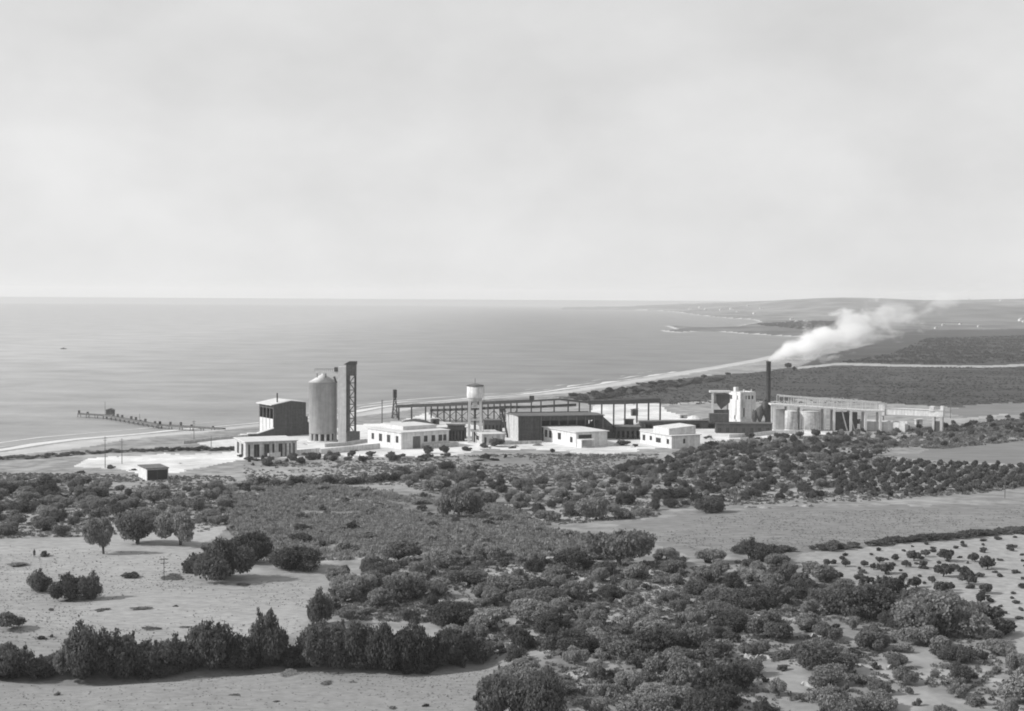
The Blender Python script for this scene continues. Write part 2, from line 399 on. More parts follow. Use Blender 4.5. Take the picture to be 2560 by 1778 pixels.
def make_terrain():
    q = np.concatenate([np.arange(13.5, 220, 1.1), np.arange(220, 1100, 3.1), np.arange(1100, 2300, 8)])
    u = np.arange(-0.56, 0.5601, 0.0016)
    Yr = F * 67.0 / q
    Yg, Ug = np.meshgrid(Yr, u, indexing='ij')
    Xg = Yg * Ug
    Z, Dd = height(Xg, Yg)
    P = np.stack([Xg, Yg, Z], -1)
    nr, nc = Z.shape
    idx = np.arange(nr * nc).reshape(nr, nc)
    quads = np.stack([idx[:-1, :-1], idx[:-1, 1:], idx[1:, 1:], idx[1:, :-1]], -1).reshape(-1, 4)
    Pf = P.reshape(-1, 3)
    cen = Pf[quads].mean(1)
    dc = Dd.reshape(-1)[quads].mean(1)
    px, py, dep = proj(cen)
    D = np.hypot(cen[:, 0], cen[:, 1])
    wob = (fbm(cen[:, 0] / 11, cen[:, 1] / 11, 3, 40) - 0.44)
    wx = px + wob * 5000 / D * 5.0; wy = py + wob * 1400 / D * 5.0 + (fbm(cen[:, 0] / 2.5, cen[:, 1] / 2.5, 2, 44) - 0.38) * 2600 / D
    reg = np.zeros(len(quads), int)
    wn = fbm(cen[:, 0] / 30, cen[:, 1] / 30, 3, 77)
    reg[in_poly(wx, wy, BRUSH)] = 1
    reg[in_poly(wx, wy, DARK_PLAIN)] = 2
    for poly, r in ((LEFT_FIELD, 3), (FORE_FIELD, 4), (BIG_FIELD, 5), (VINE_FIELD, 6), (UP_FIELD, 7), (STRIP_FIELD, 7), (MID_FIELD, 5)):
        reg[in_poly(wx, wy, poly)] = r
    reg[in_poly(px, wy, YARD)] = 8
    far = D > 2200
    reg[far & (reg == 0)] = 10
    beach_w = np.where(D > 2000, 14, np.where(px < 560, 34, 30)) + (wn - 0.44) * 16
    reg[(dc < beach_w)] = 9
    for pp in PATHS: reg[in_poly(px, py + wob * 2.0, pp)] = 11
    keep = dc > -60
    MR = {
        0: ('ground', mat('dry_earth', 0.25, var=0.3, scale=0.16, detail=9, big=0.18, bump=0.25)),
        1: ('brush_ground', mat('brushy_earth', 0.2, var=0.35, scale=0.2, detail=9, big=0.15, bump=0.3)),
        2: ('plain', mat('dark_plain_earth', 0.058, var=0.3, scale=0.05, detail=10, big=0.2, bigscale=0.01, stretch=(0.3, 1, 1))),
        3: ('field', mat('stubble_field', 0.285, var=0.24, scale=0.9, detail=10, contrast=(0.3, 0.7), big=0.16, bump=0.1, stretch=(0.5, 1, 1))),
        4: ('bare_field', mat('bare_earth_field', 0.235, var=0.2, scale=1.0, detail=9, contrast=(0.3, 0.7), big=0.09, bump=0.12, stretch=(0.6, 1, 1))),
        5: ('grass_field', mat('mown_field', 0.195, var=0.24, scale=0.6, detail=8, big=0.1, bigscale=0.03, stretch=(0.35, 1, 1))),
        6: ('stony_field', mat('stony_field_earth', 0.29, var=0.2, scale=0.5, detail=9, big=0.1, bump=0.2)),
        7: ('upper_field', mat('upper_field_earth', 0.175, var=0.12, scale=0.2, detail=8, big=0.08, stretch=(0.4, 1, 1))),
        8: ('yard', mat('crushed_stone_yard', 0.58, var=0.14, scale=0.2, detail=8, big=0.2, bigscale=0.035)),
        9: ('beach', mat('beach_sand', 0.41, var=0.14, scale=0.06, detail=8, big=0.1)),
        10: ('far_land', mat('far_land_earth', 0.13, var=0.55, scale=0.006, detail=10, big=0.3, bigscale=0.0012, stretch=(1, 0.5, 1))),
        11: ('path', mat('pale_track', 0.34, var=0.2, scale=0.2)),
    }
    for r, (nm, mt) in MR.items():
        sel = keep & (reg == r)
        if not sel.any(): continue
        qd = quads[sel]
        uq, inv = np.unique(qd, return_inverse=True)
        o = np_obj(nm, Pf[uq], inv.reshape(-1, 4), mt, smooth=True)
        tag(o, kind='structure')
    return
make_terrain()

# foam along the waterline
def make_surf():
    pts = coast[1:22]
    vs = []; fs = []
    # resample
    P = []
    for (x1, y1), (x2, y2) in zip(pts[:-1], pts[1:]):
        n = max(2, int(math.hypot(x2 - x1, y2 - y1) / 6))
        for k in range(n): P.append((x1 + (x2 - x1) * k / n, y1 + (y2 - y1) * k / n))
    P = np.array(P)
    T = np.gradient(P, axis=0); T /= np.linalg.norm(T, axis=1)[:, None]
    for _ in range(6): T[1:-1] = (T[:-2] + T[1:-1] + T[2:]) / 3
    T /= np.linalg.norm(T, axis=1)[:, None]
    N = np.stack([-T[:, 1], T[:, 0]], 1)
    if not True: N = -N
    s = np.arange(len(P))
    for row, (off, wd, sd_) in enumerate(((1.5, 5.5, 1), (13, 3.0, 2), (24, 2.0, 3))):
        o1 = off + 5 * (fbm(s / 9, s * 0 + row, 3, sd_) - 0.44); w = np.maximum(0, wd * (fbm(s / 5, s * 0 + 7, 3, sd_ + 10) - (0.12 if row == 0 else 0.42)) * (2.4 if row == 0 else 5))
        k0 = len(vs)
        for i in range(len(P)):
            a = P[i] + N[i] * (o1[i]); b = P[i] + N[i] * (o1[i] + w[i])
            vs.append((a[0], a[1], 0.10)); vs.append((b[0], b[1], 0.10))
        for i in range(len(P) - 1):
            if w[i] > 0.05 or w[i + 1] > 0.05: fs.append((k0 + 2 * i, k0 + 2 * i + 1, k0 + 2 * i + 3, k0 + 2 * i + 2))
    o = np_obj('surf_foam', vs, fs, mat('sea_foam', 0.6, var=0.1, scale=0.3))
    tag(o, 'broken white surf lines along the beach', 'surf', kind='stuff')
make_surf()

# ------------------------------------------------------------------ buildings
def cam_xz(P):
    v = RA.T @ (np.array(P, float) - np.array([0, 0, CAMZ])); return v
def reach(C, d, X):
    """how far along d from C until the point shows at pixel column X"""
    p0 = cam_xz(C); dc = RA.T @ np.array(d, float); k = (X - 1280) / F
    return -(k * p0[2] + p0[0]) / (dc[0] + k * dc[2])
def frame(cx, cy, xl, xr, th, hpx):
    C = G(cx, cy); th = math.radians(th) + math.atan((1280 - cx) / F)
    D = math.hypot(C[0], C[1]); m = D / F
    return Vector(C), th, reach(C, (math.cos(th), math.sin(th), 0), xr), (reach(C, (-math.sin(th), math.cos(th), 0), xl) if xl is not None else None), hpx * m, m
def panel(mb, axis, off, length, z0, z1, ops, t=0.35, start=0.0):
    """wall standing on axis 'x' (front, thickness towards +y) or 'y' (side, thickness towards +x) with openings (u0,u1,za,zb)"""
    def bx(u0, u1, za, zb):
        if u1 - u0 < 1e-4 or zb - za < 1e-4: return
        if axis == 'x': mb.box(u0, u1, off, off + t, za, zb)
        else: mb.box(off, off + t, u0, u1, za, zb)
    u = start
    for (a, b, za, zb) in sorted(ops):
        bx(u, a, z0, z1); bx(a, b, z0, za); bx(a, b, zb, z1); u = b
    bx(u, length, z0, z1)
def pane(parent, axis, off, op, name='window', t=0.35, m=None, mf=None):
    a, b, za, zb = op
    w = MB(); fr = MB(); e = 0.12
    if axis == 'x':
        w.box(a, b, off + 0.18, off + 0.24, za, zb)
        fr.box(a, b, off + 0.10, off + 0.17, zb - e, zb); fr.box((a + b) / 2 - 0.05, (a + b) / 2 + 0.05, off + 0.10, off + 0.17, za, zb - e)
    else:
        w.box(off + 0.18, off + 0.24, a, b, za, zb)
        fr.box(off + 0.10, off + 0.17, a, b, zb - e, zb); fr.box(off + 0.10, off + 0.17, (a + b) / 2 - 0.05, (a + b) / 2 + 0.05, za, zb - e)
    o = w.build(name, m or M_glass, parent)
    fr.build('frame', mf or M_wood, o)
    return o
def ops_from(fr, L_, H):
    return [(a * L_, b * L_, c * H, d * H) for a, b, c, d in fr]
def house(name, label, cat, cx, cy, xl, xr, th, hpx, front=(), side=(), roof='slab', wallm=None, roofm=None, overhang=0.4, doors=()):
    C, th, Wd, Lg, H, m = frame(cx, cy, xl, xr, th, hpx)
    root = empty(name, C, th, label, cat)
    wallm = wallm or M_white; roofm = roofm or M_roofp
    fo = ops_from(front, Wd, H); so = ops_from(side, Lg, H); do = ops_from(doors, Wd, H)
    w = MB(); t = 0.35; zb = -1.0; ht = H - 0.3
    panel(w, 'x', 0, Wd, zb, ht, fo + do, t)
    panel(w, 'x', Lg - t, Wd, zb, ht, [], t)
    panel(w, 'y', 0, Lg - t, zb, ht, so, t, start=t)
    panel(w, 'y', Wd - t, Lg - t, zb, ht, [], t, start=t)
    w.build('wall', wallm, root)
    for op in fo: pane(root, 'x', 0, op)
    for op in so: pane(root, 'y', 0, op)
    for op in do: MB().box(op[0], op[1], 0.15, 0.22, op[2], op[3]).build('door', M_wood, root)
    r = MB()
    if roof == 'slab':
        r.box(-overhang, Wd + overhang, -overhang, Lg + overhang, ht, H)
    elif roof == 'parapet':
        r.box(0, Wd, 0, Lg, ht, H - 0.1)
        p = 0.25
        r.box(0, Wd, 0, p, H - 0.1, H + 0.35); r.box(0, Wd, Lg - p, Lg, H - 0.1, H + 0.35)
        r.box(0, p, p, Lg - p, H - 0.1, H + 0.35); r.box(Wd - p, Wd, p, Lg - p, H - 0.1, H + 0.35)
    elif roof == 'gable_y':
        pk = Wd * 0.12
        r.prism([(-overhang, ht), (Wd / 2, ht + pk), (Wd + overhang, ht), (Wd + overhang, ht + 0.25), (Wd / 2, ht + pk + 0.25), (-overhang, ht + 0.25)], -overhang, Lg + overhang)
        w2 = MB().prism([(0.1, ht - 0.01), (Wd - 0.1, ht - 0.01), (Wd / 2, ht + pk - 0.02)], 0.05, 0.3); w2.build('gable', wallm, root)
    r.build('roof', roofm, root)
    return root, C, th, Wd, Lg, H, m

# --- round cement silo
def silo():
    C = Vector(G(807.5, 1103)); D = C.xy.length; m = D / F
    R = 34.5 * m; H = 147 * m
    root = empty('silo', C, 0, 'tall round concrete silo with pale cone roof beside the lattice tower', 'silo')
    z0 = 20 * m
    MB().lathe([(R * 0.985, z0), (R, z0 + 0.4), (R, H - 0.5), (R * 1.02, H - 0.45), (R * 1.02, H), (R * 0.9, H)], 64).build('shell', M_silo, root, smooth=True)
    MB().lathe([(R * 1.05, H + 0.01), (R * 0.12, H + 19 * m), (R * 0.10, H + 20 * m)], 64).build('roof', M_roofp, root, smooth=True)
    MB().lathe([(R * 0.1, H + 20 * m), (R * 0.1, H + 21.5 * m), (R * 0.02, H + 23 * m)], 12).build('vent', M_conclight, root)
    for k in range(14):
        a = 2 * math.pi * k / 14 + 0.1
        x, y = math.cos(a) * R * 0.9, math.sin(a) * R * 0.9
        MB().tube((x, y, -1.5), (x, y, z0 + 0.1), 0.55, 8).build('column', M_conc, root)
    MB().lathe([(R * 0.72, -1.5), (R * 0.72, z0)], 24).build('hopper_base', M_dark, root)
    MB().lathe([(R * 1.12, -1.2), (R * 1.12, 0.5), (R * 1.05, 0.52)], 40).build('plinth', M_conclight, root)
    return C, m, R, H
siloC, sm, SR, SH = silo()

def elevator():
    C, th, Wd, _, H, m = frame(845, 1106, None, 866, 0, 188)
    root = empty('elevator_tower', C, 0, 'narrow elevator tower of pale concrete with dark lattice side right of the silo', 'tower')
    Wd = 20 * m
    MB().box(0, Wd, 0, 4.5, -1, H).build('shaft', M_conclight, root)
    LW = 23 * m
    x0 = Wd + 0.02; x1 = x0 + LW
    MB().box(x0, x0 + 1.3, 0.2, 4.2, 24 * m, H - 6 * m).build('casing', M_dark, root)
    MB().box(x0, x1, -0.2, 4.6, H - 22 * m, H + 1.0).build('head_house', M_dark, root)
    MB().prism([(x0 - 1.2, H + 1.0), (x1 + 0.3, H + 1.0), (x1 + 0.3, H + 2.4), (x0 + 1.2, H + 2.4)], -0.3, 4.7).build('roof', M_steel, root)
    for (px, py) in ((x1 - 0.3, 0.2), (x1 - 0.3, 4.2)):
        MB().bar((px, py, -1), (px, py, H - 22 * m), 0.5).build('post', M_steel, root)
    n = 8; zs = np.linspace(24 * m, H - 22 * m, n + 1)
    for k in range(n):
        b = MB()
        b.bar((x0 + 1.5, 0.2, zs[k]), (x1 - 0.3, 0.2, zs[k]), 0.35)
        a0, a1 = (zs[k], zs[k + 1]) if k % 2 else (zs[k + 1], zs[k])
        b.bar((x0 + 1.5, 0.2, a0), (x1 - 0.3, 0.2, a1), 0.35)
        b.build('brace', M_steel, root)
    # gallery over the silo
    zg = H - 2.5; gx = -58 * m
    MB().box(gx, 0, 1.0, 3.2, zg - 0.4, zg + 0.35).build('gallery_deck', M_conclight, root)
    rl = MB()
    for k in range(12):
        x = gx + (0 - gx) * k / 12; rl.bar((x, 1.05, zg + 0.35), (x, 1.05, zg + 1.5), 0.12)
    rl.bar((gx, 1.05, zg + 1.5), (0, 1.05, zg + 1.5), 0.14); rl.build('railing', M_steel, root)
    for x in (gx + 0.8, gx * 0.55):
        MB().bar((x, 2.1, zg - 0.02), (x, 2.1, SH + 2.0), 0.3).build('strut', M_steel, root)
    MB().box(-10 * m, 0, 0.6, 3.8, zg + 0.36, zg + 2.2).build('winch_house', M_dark, root)
    # slanted feed pipe to the silo roof
    MB().tube((-1, 1.4, zg - 4.5), (-11 * m, 1.6, SH + 2.6), 0.45, 8).build('feed_pipe', M_steel, root)
    MB().box(x0 + 0.5, x1 + 2, -1.5, 0.1, -0.6, 5.0).build('boot_house', M_dark, root)
elevator()

def canopy_shed():
    C, th, Wd, Lg, H, m = frame(684, 1092, 648, 765, 24, 79)
    root = empty('storage_shed', C, th, 'tall dark gabled shed with open posts on its left side, left of the silo', 'shed')
    pk = 8 * m; e = 0.3
    MB().prism([(0, -1), (Wd, -1), (Wd, H + 3 * m), (Wd * 0.52, H + pk), (0, H)], 0, e).build('front_wall', M_dark, root)
    MB().prism([(0, H * 0.5), (Wd, -1), (Wd, H + 3 * m), (Wd * 0.52, H + pk), (0, H)], Lg - e, Lg).build('rear_wall', M_dark, root)
    MB().box(Wd - e, Wd, e, Lg - e, -1, H + 3 * m - 0.1).build('side_wall', M_dark, root)
    r = MB().prism([(-1.4, H + 0.02 - 0.3), (Wd * 0.52, H + pk + 0.02), (Wd + 0.6, H + 3 * m + 0.02), (Wd + 0.6, H + 3 * m + 0.3), (Wd * 0.52, H + pk + 0.35), (-1.4, H + 0.05)], -0.4, Lg + 0.4)
    r.build('roof', M_roofp, root)
    for k in range(5):
        y = 0.4 + (Lg - 0.8) * k / 4
        MB().bar((0.2, y, -1), (0.2, y, H - 0.2), 0.45).build('post', M_wood, root)
    MB().box(0.0, 0.3, 0.5, Lg - 0.4, H - 1.9, H - 0.6).build('eave_beam', M_dark, root)
    MB().box(0.0, 0.3, 0.6, Lg - 0.6, -1, H * 0.55).build('low_wall', M_conclight, root)
    MB().tube((Wd * 0.18, 2.5, H + 1.0), (Wd * 0.18, 2.5, H + 5.2), 0.35, 8).build('vent_pipe', M_steel, root)
    b = MB().prism([(Wd + 0.01, -1), (Wd + 3.4, -1), (Wd + 2.2, 5.5), (Wd + 1.4, 6.0), (Wd + 1.4, 8.5), (Wd + 0.01, 8.6)], 1.0, 3.5); b.build('hopper', M_dark, root)
canopy_shed()

def ramp_wall():
    C, th, Wd, _, H, m = frame(622, 1099, None, 684, 8, 10)
    root = empty('loading_ramp', C, th, 'dark sloping ramp wall at the foot of the gabled shed', 'ramp')
    MB().prism([(0, -1), (Wd, -1), (Wd, 30 * m * 0.85), (Wd * 0.35, 13 * m), (0, 13 * m)], 0, 4).build('wall', M_dark, root)
    MB().prism([(-0.3, 13 * m + 0.01), (Wd * 0.35, 13 * m + 0.01), (Wd + 0.2, 30 * m * 0.85 + 0.01), (Wd + 0.2, 30 * m * 0.85 + 0.3), (Wd * 0.35, 13 * m + 0.3), (-0.3, 13 * m + 0.3)], -0.15, 4.2).build('coping', M_conclight, root)
ramp_wall()

house('roadside_hut', 'small white hut with dark open front at the yard edge, leftmost building', 'hut', 367, 1202, 346, 421, 14, 30, roof='slab', overhang=0.25, wallm=M_white,
      front=[(0.03, 0.97, 0.02, 0.86)], roofm=M_wood)
house('pillared_building', 'low pale building of pillars and dark gaps in front of the gabled shed', 'building', 614, 1146, 587, 742, 13, 41,
      front=[(0.05, 0.09, 0.03, 0.82), (0.16, 0.27, 0.03, 0.82), (0.36, 0.46, 0.03, 0.82), (0.52, 0.56, 0.03, 0.82), (0.64, 0.72, 0.03, 0.82), (0.77, 0.80, 0.03, 0.82), (0.85, 0.88, 0.03, 0.82), (0.93, 0.96, 0.03, 0.82)],
      side=[(0.2, 0.4, 0.1, 0.8), (0.6, 0.8, 0.1, 0.8)], wallm=M_white2, roofm=M_roofp, overhang=0.5)
r_, C_, th_, Wd_, Lg_, H_, m_ = house('long_house', 'long low white house with square windows, left of the water tower', 'house', 1003, 1124, 919, 1122, 33, 43,
      front=[(0.47, 0.55, 0.35, 0.72), (0.63, 0.71, 0.35, 0.72), (0.78, 0.86, 0.35, 0.72), (0.88, 0.95, 0.35, 0.72)],
      side=[(0.08, 0.16, 0.35, 0.75), (0.32, 0.42, 0.3, 0.75), (0.56, 0.66, 0.3, 0.75), (0.8, 0.88, 0.35, 0.72)], doors=[(0.24, 0.4, 0.0, 0.72)], wallm=M_white, overhang=0.5)
MB().box(0.42 * Wd_, Wd_ * 1.12, -3.2, -0.8, -1, 1.8).build('terrace_wall', M_white2, r_)
MB().box(Wd_ * 0.25, Wd_ - 1, Lg_ * 0.3, Lg_ - 1, H_ + 0.003, H_ + 1.6).build('roof_block', M_roofp, r_)
r_, C_, th_, Wd_, Lg_, H_, m_ = house('porch_house', 'flat roofed white house with a porch in front of the long dark shed', 'house', 1440, 1118, 1358, 1518, 30, 38,
      front=[(0.08, 0.5, 0.52, 0.8)], side=[(0.1, 0.18, 0.25, 0.62), (0.45, 0.55, 0.3, 0.75), (0.74, 0.83, 0.3, 0.8), (0.87, 0.96, 0.3, 0.8)], wallm=M_white, overhang=0.7)
p = MB(); p.box(0.3, 0.65, -4.0, -0.02, -1, 3.2); p.box(0.65, 3.0, -4.0, -3.65, -1, 0.5); p.box(6.6, 7.0, -4.0, -3.6, -1, 3.2); p.box(0.3, 7.2, -4.1, -0.02, 3.2, 3.5)
p.build('porch', M_white, r_)
r_, C_, th_, Wd_, Lg_, H_, m_ = house('white_house', 'bright white flat roofed house with row of small windows, right of the porch house', 'house', 1679, 1122, 1601, 1750, 32, 33,
      front=[(0.4, 0.48, 0.35, 0.72)], side=[(0.08, 0.16, 0.3, 0.68), (0.34, 0.5, 0.28, 0.66), (0.62, 0.70, 0.36, 0.7), (0.84, 0.93, 0.25, 0.7)], wallm=M_white, overhang=0.5)
MB().prism([(0.6, H_ + 0.004), (Wd_ - 0.3, H_ + 0.004), (Wd_ - 0.3, H_ + 3.6), (0.6, H_ + 2.6)], Lg_ * 0.12, Lg_ * 0.62).build('roof_block', M_white, r_)

# --- long dark open shed
def long_shed():
    C, th, Wd, Lg, H, m = frame(1296, 1103, 1266, 1508, 13, 63)
    root = empty('long_shed', C, th, 'long dark open fronted shed with slim columns, right of the water tower', 'shed')
    t = 0.3
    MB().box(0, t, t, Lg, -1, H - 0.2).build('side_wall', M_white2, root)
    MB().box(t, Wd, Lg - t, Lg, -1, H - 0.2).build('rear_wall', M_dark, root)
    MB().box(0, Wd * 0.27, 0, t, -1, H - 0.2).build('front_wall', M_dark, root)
    MB().box(Wd * 0.27, Wd, 0, t, H - 2.2, H - 0.2).build('front_beam', M_dark, root)
    MB().box(Wd * 0.27, Wd * 0.8, 0.05, t + 0.05, -1, 3.0).build('sill_wall', M_dark, root)
    MB().box(Wd * 0.3, Wd - 1, Lg * 0.35, Lg * 0.8, -1, 3.5).build('stock_heap', M_pile, root)
    for k in range(8):
        x = Wd * (0.27 + 0.73 * k / 7)
        MB().bar((x - 0.2, -0.1, -1), (x - 0.2, -0.1, H - 0.2), 0.35).build('column', M_wood, root)
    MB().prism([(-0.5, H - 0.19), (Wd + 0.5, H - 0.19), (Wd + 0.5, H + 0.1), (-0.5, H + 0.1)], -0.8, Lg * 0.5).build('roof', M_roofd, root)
    rr = MB()
    vs = [(-0.5, Lg * 0.5, H + 0.1), (Wd + .5, Lg * 0.5, H + 0.1), (Wd + .5, Lg + .5, H - 0.6), (-.5, Lg + .5, H - 0.6), (-.5, Lg * .5, H - .19), (Wd + .5, Lg * .5, H - .19), (Wd + .5, Lg + .5, H - .9), (-.5, Lg + .5, H - .9)]
    rr.add(vs, [(0, 1, 2, 3), (7, 6, 5, 4), (0, 4, 5, 1), (1, 5, 6, 2), (2, 6, 7, 3), (3, 7, 4, 0)]); rr.build('rear_roof', M_roofd, root)
    # conical stock pile under the right-hand end
    C2 = Vector(G(1500, 1092))
    hp = MB(); hm = 64 * m
    n = 28; rings = 9; vs = []; fs = []
    for i in range(rings):
        f = i / (rings - 1); rr_ = (1 - f) * 11.5
        for k in range(n):
            a = 2 * math.pi * k / n; q = 1 + 0.1 * (random.random() - 0.5)
            vs.append((rr_ * math.cos(a) * q, rr_ * math.sin(a) * 0.8 * q, hm * 0.95 * f ** 0.85 - 0.4))
    for i in range(rings - 1):
        for k in range(n): fs.append((i * n + k, i * n + (k + 1) % n, (i + 1) * n + (k + 1) % n, (i + 1) * n + k))
    hp.add(vs, fs); o = hp.build('stock_heap', M_pile); o.location = C2
    tag(o, 'dark conical heap at the right end of the long shed', 'heap')
long_shed()

def low_sheds():
    def shed(name, label, cx, cy, xr, th, hpx, dep, m_roof, tilt=0.0, wm=None):
        C, th, Wd, _, H, m = frame(cx, cy, None, xr, th, hpx)
        root = empty(name, C, th, label, 'shed')
        w = MB(); panel(w, 'x', 0, Wd, -1, H, [(Wd * (k + .25) / 5, Wd * (k + .75) / 5, 0.2, H * 0.7) for k in range(5)], 0.3)
        w.box(0, 0.3, 0.3, dep, -1, H); w.box(Wd - 0.3, Wd, 0.3, dep, -1, H); w.box(0.3, Wd - 0.3, dep - 0.3, dep, -1, H)
        w.build('wall', wm or M_dark, root)
        MB().prism([(-0.5, H + 0.003), (Wd + 0.5, H + 0.003 + tilt), (Wd + .5, H + 0.3 + tilt), (-0.5, H + .3)], -0.5, dep + .5).build('roof', m_roof, root)
    shed('dark_low_shed', 'low dark shed between the conical heap and the white house', 1540, 1098, 1600, 6, 30, 9, M_roofd)
    shed('transport_gallery', 'long low dark conveyor shed behind the white house', 1600, 1072, 1800, 9, 17, 5, M_roofd, tilt=0.6)
    shed('crusher_shed', 'dark tall open framed shed between the long white house and the water tower', 1122, 1104, 1162, 6, 40, 6, M_roofd)
    shed('crusher_shed', 'dark open framed shed between the water tower and the long shed', 1210, 1088, 1256, 6, 36, 6, M_roofd, wm=M_wood)
    shed('workshop_shed', 'low dark shed behind the long white house', 1075, 1098, 1166, 6, 28, 8, M_roofp)
    # black heap left of it
    for (nm, lab, cx, cy, w, h) in (('coal_heap', 'long low black heap behind the long white house', 1040, 1066, 62, 19), ('gravel_heap', 'pale heap of stone behind the conveyor shed', 1735, 1050, 22, 12)):
        C = Vector(G(cx, cy)); m = C.xy.length / F
        n = 30; rings = 8; vs = []; fs = []
        for i in range(rings):
            f = i / (rings - 1); rr = (1 - f)
            for k in range(n):
                a = 2 * math.pi * k / n; q = 1 + 0.16 * (random.random() - 0.5)
                vs.append((rr * math.cos(a) * q * w * m, rr * math.sin(a) * 7 * q, h * m * math.sin(f * math.pi / 2) * (1 + .1 * random.random()) - 0.3))
        for i in range(rings - 1):
            for k in range(n): fs.append((i * n + k, i * n + (k + 1) % n, (i + 1) * n + (k + 1) % n, (i + 1) * n + k))
        hp = MB(); hp.add(vs, fs); o = hp.build(nm, M_pile if nm == 'coal_heap' else M_conclight); o.location = C
        tag(o, lab, 'heap')
low_sheds()

def clutter():
    rr = random.Random(5)
    spots = [(1080, 1062, 'left of the water tower'), (1100, 1085, 'left of the water tower'), (1130, 1075, 'left of the water tower'), (1152, 1092, 'left of the water tower'), (1222, 1080, 'right of the water tower'), (1240, 1092, 'right of the water tower'), (1255, 1070, 'right of the water tower'),
             (1380, 1052, 'behind the long shed'), (1560, 1062, 'below the right gantry posts'), (1590, 1070, 'below the right gantry posts'), (1620, 1062, 'below the right gantry posts'), (1580, 1040, 'below the right gantry posts'), (1700, 1046, 'left of the hopper canopy'), (1760, 1060, 'left of the hopper canopy'),
             (2140, 1060, 'right of the tank platform'), (2290, 1062, 'below the raised gallery')]
    for i, (x, y, wh) in enumerate(spots):
        P = Vector(G(x, y)); m = P.xy.length / F
        w = rr.uniform(12, 24) * m; d = w * 0.6; h = rr.uniform(8, 17) * m; tone = rr.choice([M_dark, M_dark, M_conc, M_white2])
        nm = {M_dark.name: 'dark', M_conc.name: 'grey', M_white2.name: 'pale'}[tone.name]
        t = empty('tool_shed', P, rr.uniform(-.2, .5), 'small ' + nm + (' tall' if h > 2.3 else ' low') + ' works shed ' + wh, 'shed', 'small sheds and bins about the works')
        b = MB(); panel(b, 'x', 0, w, -1, h, [(w * .2, w * .5, .1, h * .7)], .2); b.box(0, .2, .2, d, -1, h); b.box(w - .2, w, .2, d, -1, h); b.box(.2, w - .2, d - .2, d, -1, h); b.build('wall', tone, t)
        MB().prism([(-.3, h + .003), (w + .3, h + .003 + .5 * (i % 2)), (w + .3, h + .2 + .5 * (i % 2)), (-.3, h + .2)], -.3, d + .3).build('roof', M_roofd if i % 3 else M_roofp, t)
clutter()
def rubble():
    rr = random.Random(9)
    for i, (x, y) in enumerate([(760, 1112), (890, 1128), (1130, 1116), (1290, 1116), (1345, 1114), (1545, 1112), (1580, 1118), (1775, 1100), (560, 1120), (520, 1135), (450, 1160), (600, 1132), (1420, 1128), (1900, 1094), (1960, 1092)]):
        P = Vector(G(x, y)); n = 11; vs = []; fs = []; R_ = rr.uniform(1.2, 2.8); h = R_ * rr.uniform(.3, .5)
        for k_ in range(4):
            f = k_ / 3
            for j in range(n):
                a = 2 * math.pi * j / n; q = (1 - f * .92) * R_ * rr.uniform(.8, 1.2); vs.append((q * math.cos(a), q * .7 * math.sin(a), h * f ** .8 * rr.uniform(.85, 1.1) - .15))
        for k_ in range(3):
            for j in range(n): fs.append((k_ * n + j, k_ * n + (j + 1) % n, (k_ + 1) * n + (j + 1) % n, (k_ + 1) * n + j))
        fs.append(tuple(3 * n + j for j in range(n)))
        m_ = rr.choice([M_conc, M_roofd, M_white2]); o = MB().add(vs, fs).build('rubble_heap', m_); o.location = P
        tone = {'concrete': 'grey', 'dark_roofing': 'dark', 'worn_plaster': 'pale'}[m_.name]
        tag(o, 'small ' + tone + ' rubble heap on the yard ' + ('left of the pillared building' if x < 590 else 'before the silo' if x < 850 else 'before the long white house' if x < 1150 else 'before the long dark shed' if x < 1400 else 'by the white house' if x < 1700 else 'below the kiln house'), 'heap', 'rubble heaps on the yard')
rubble()
def water_tower():
    C = Vector(G(1187, 1106)); m = C.xy.length / F
    root = empty('water_tower', C, math.radians(4), 'white water tower with round tank on tall concrete legs', 'water tower')
    zt = 112 * m; ht = 29 * m; R = 20.5 * m
    MB().lathe([(R * 0.99, zt), (R, zt + 0.1), (R, zt + ht), (R * 0.96, zt + ht + 0.05)], 36).build('tank', M_white, root, smooth=True)
    MB().lathe([(R * 1.06, zt + ht + 0.06), (R * 1.06, zt + ht + 0.5), (R * 0.2, zt + ht + 1.2)], 36).build('lid', M_roofd, root)
    MB().lathe([(R * 0.8, zt - 1.2), (R * 0.95, zt - 0.01)], 24).build('ring_beam', M_conc, root)
    s = 13.5 * m
    for sx in (-1, 1):
        for sy in (-1, 1):
            MB().bar((sx * s * 1.12, sy * s * 1.12, -1), (sx * s, sy * s, zt - 1.2), 0.95).build('leg', M_conclight, root)
    for z in (zt * 0.25, zt * 0.5, zt * 0.78):
        b = MB()
        for sx in (-1, 1): b.box(sx * s - 0.3, sx * s + 0.3, -s + 0.6, s - 0.6, z, z + 0.7)
        for sy in (-1, 1): b.box(-s + 0.6, s - 0.6, sy * s - 0.3, sy * s + 0.3, z, z + 0.7)
        b.build('cross_beam', M_conclight, root)
    MB().tube((0, 0, 0), (0, 0, zt - 1.3), 0.5, 8).build('riser_pipe', M_steel, root)
    MB().box(-1.0, 1.0, -0.8, 0.8, zt * 0.82, zt * 0.82 + 3).build('valve_house', M_white, root)
    MB().tube((0, 0, zt + ht + 1.2), (0, 0, zt + ht + 3.5), 0.1, 6).build('finial', M_steel, root)
    ld = MB(); ld.bar((R + 0.3, -0.3, 0), (R + 0.3, -0.3, zt + ht), 0.1); ld.bar((R + 0.3, 0.3, 0), (R + 0.3, 0.3, zt + ht), 0.1)
    for k in range(40): ld.bar((R + 0.3, -0.3, 0.5 + k * 0.6), (R + 0.3, 0.3, 0.5 + k * 0.6), 0.06)
    ld.build('ladder', M_steel, root)
water_tower()
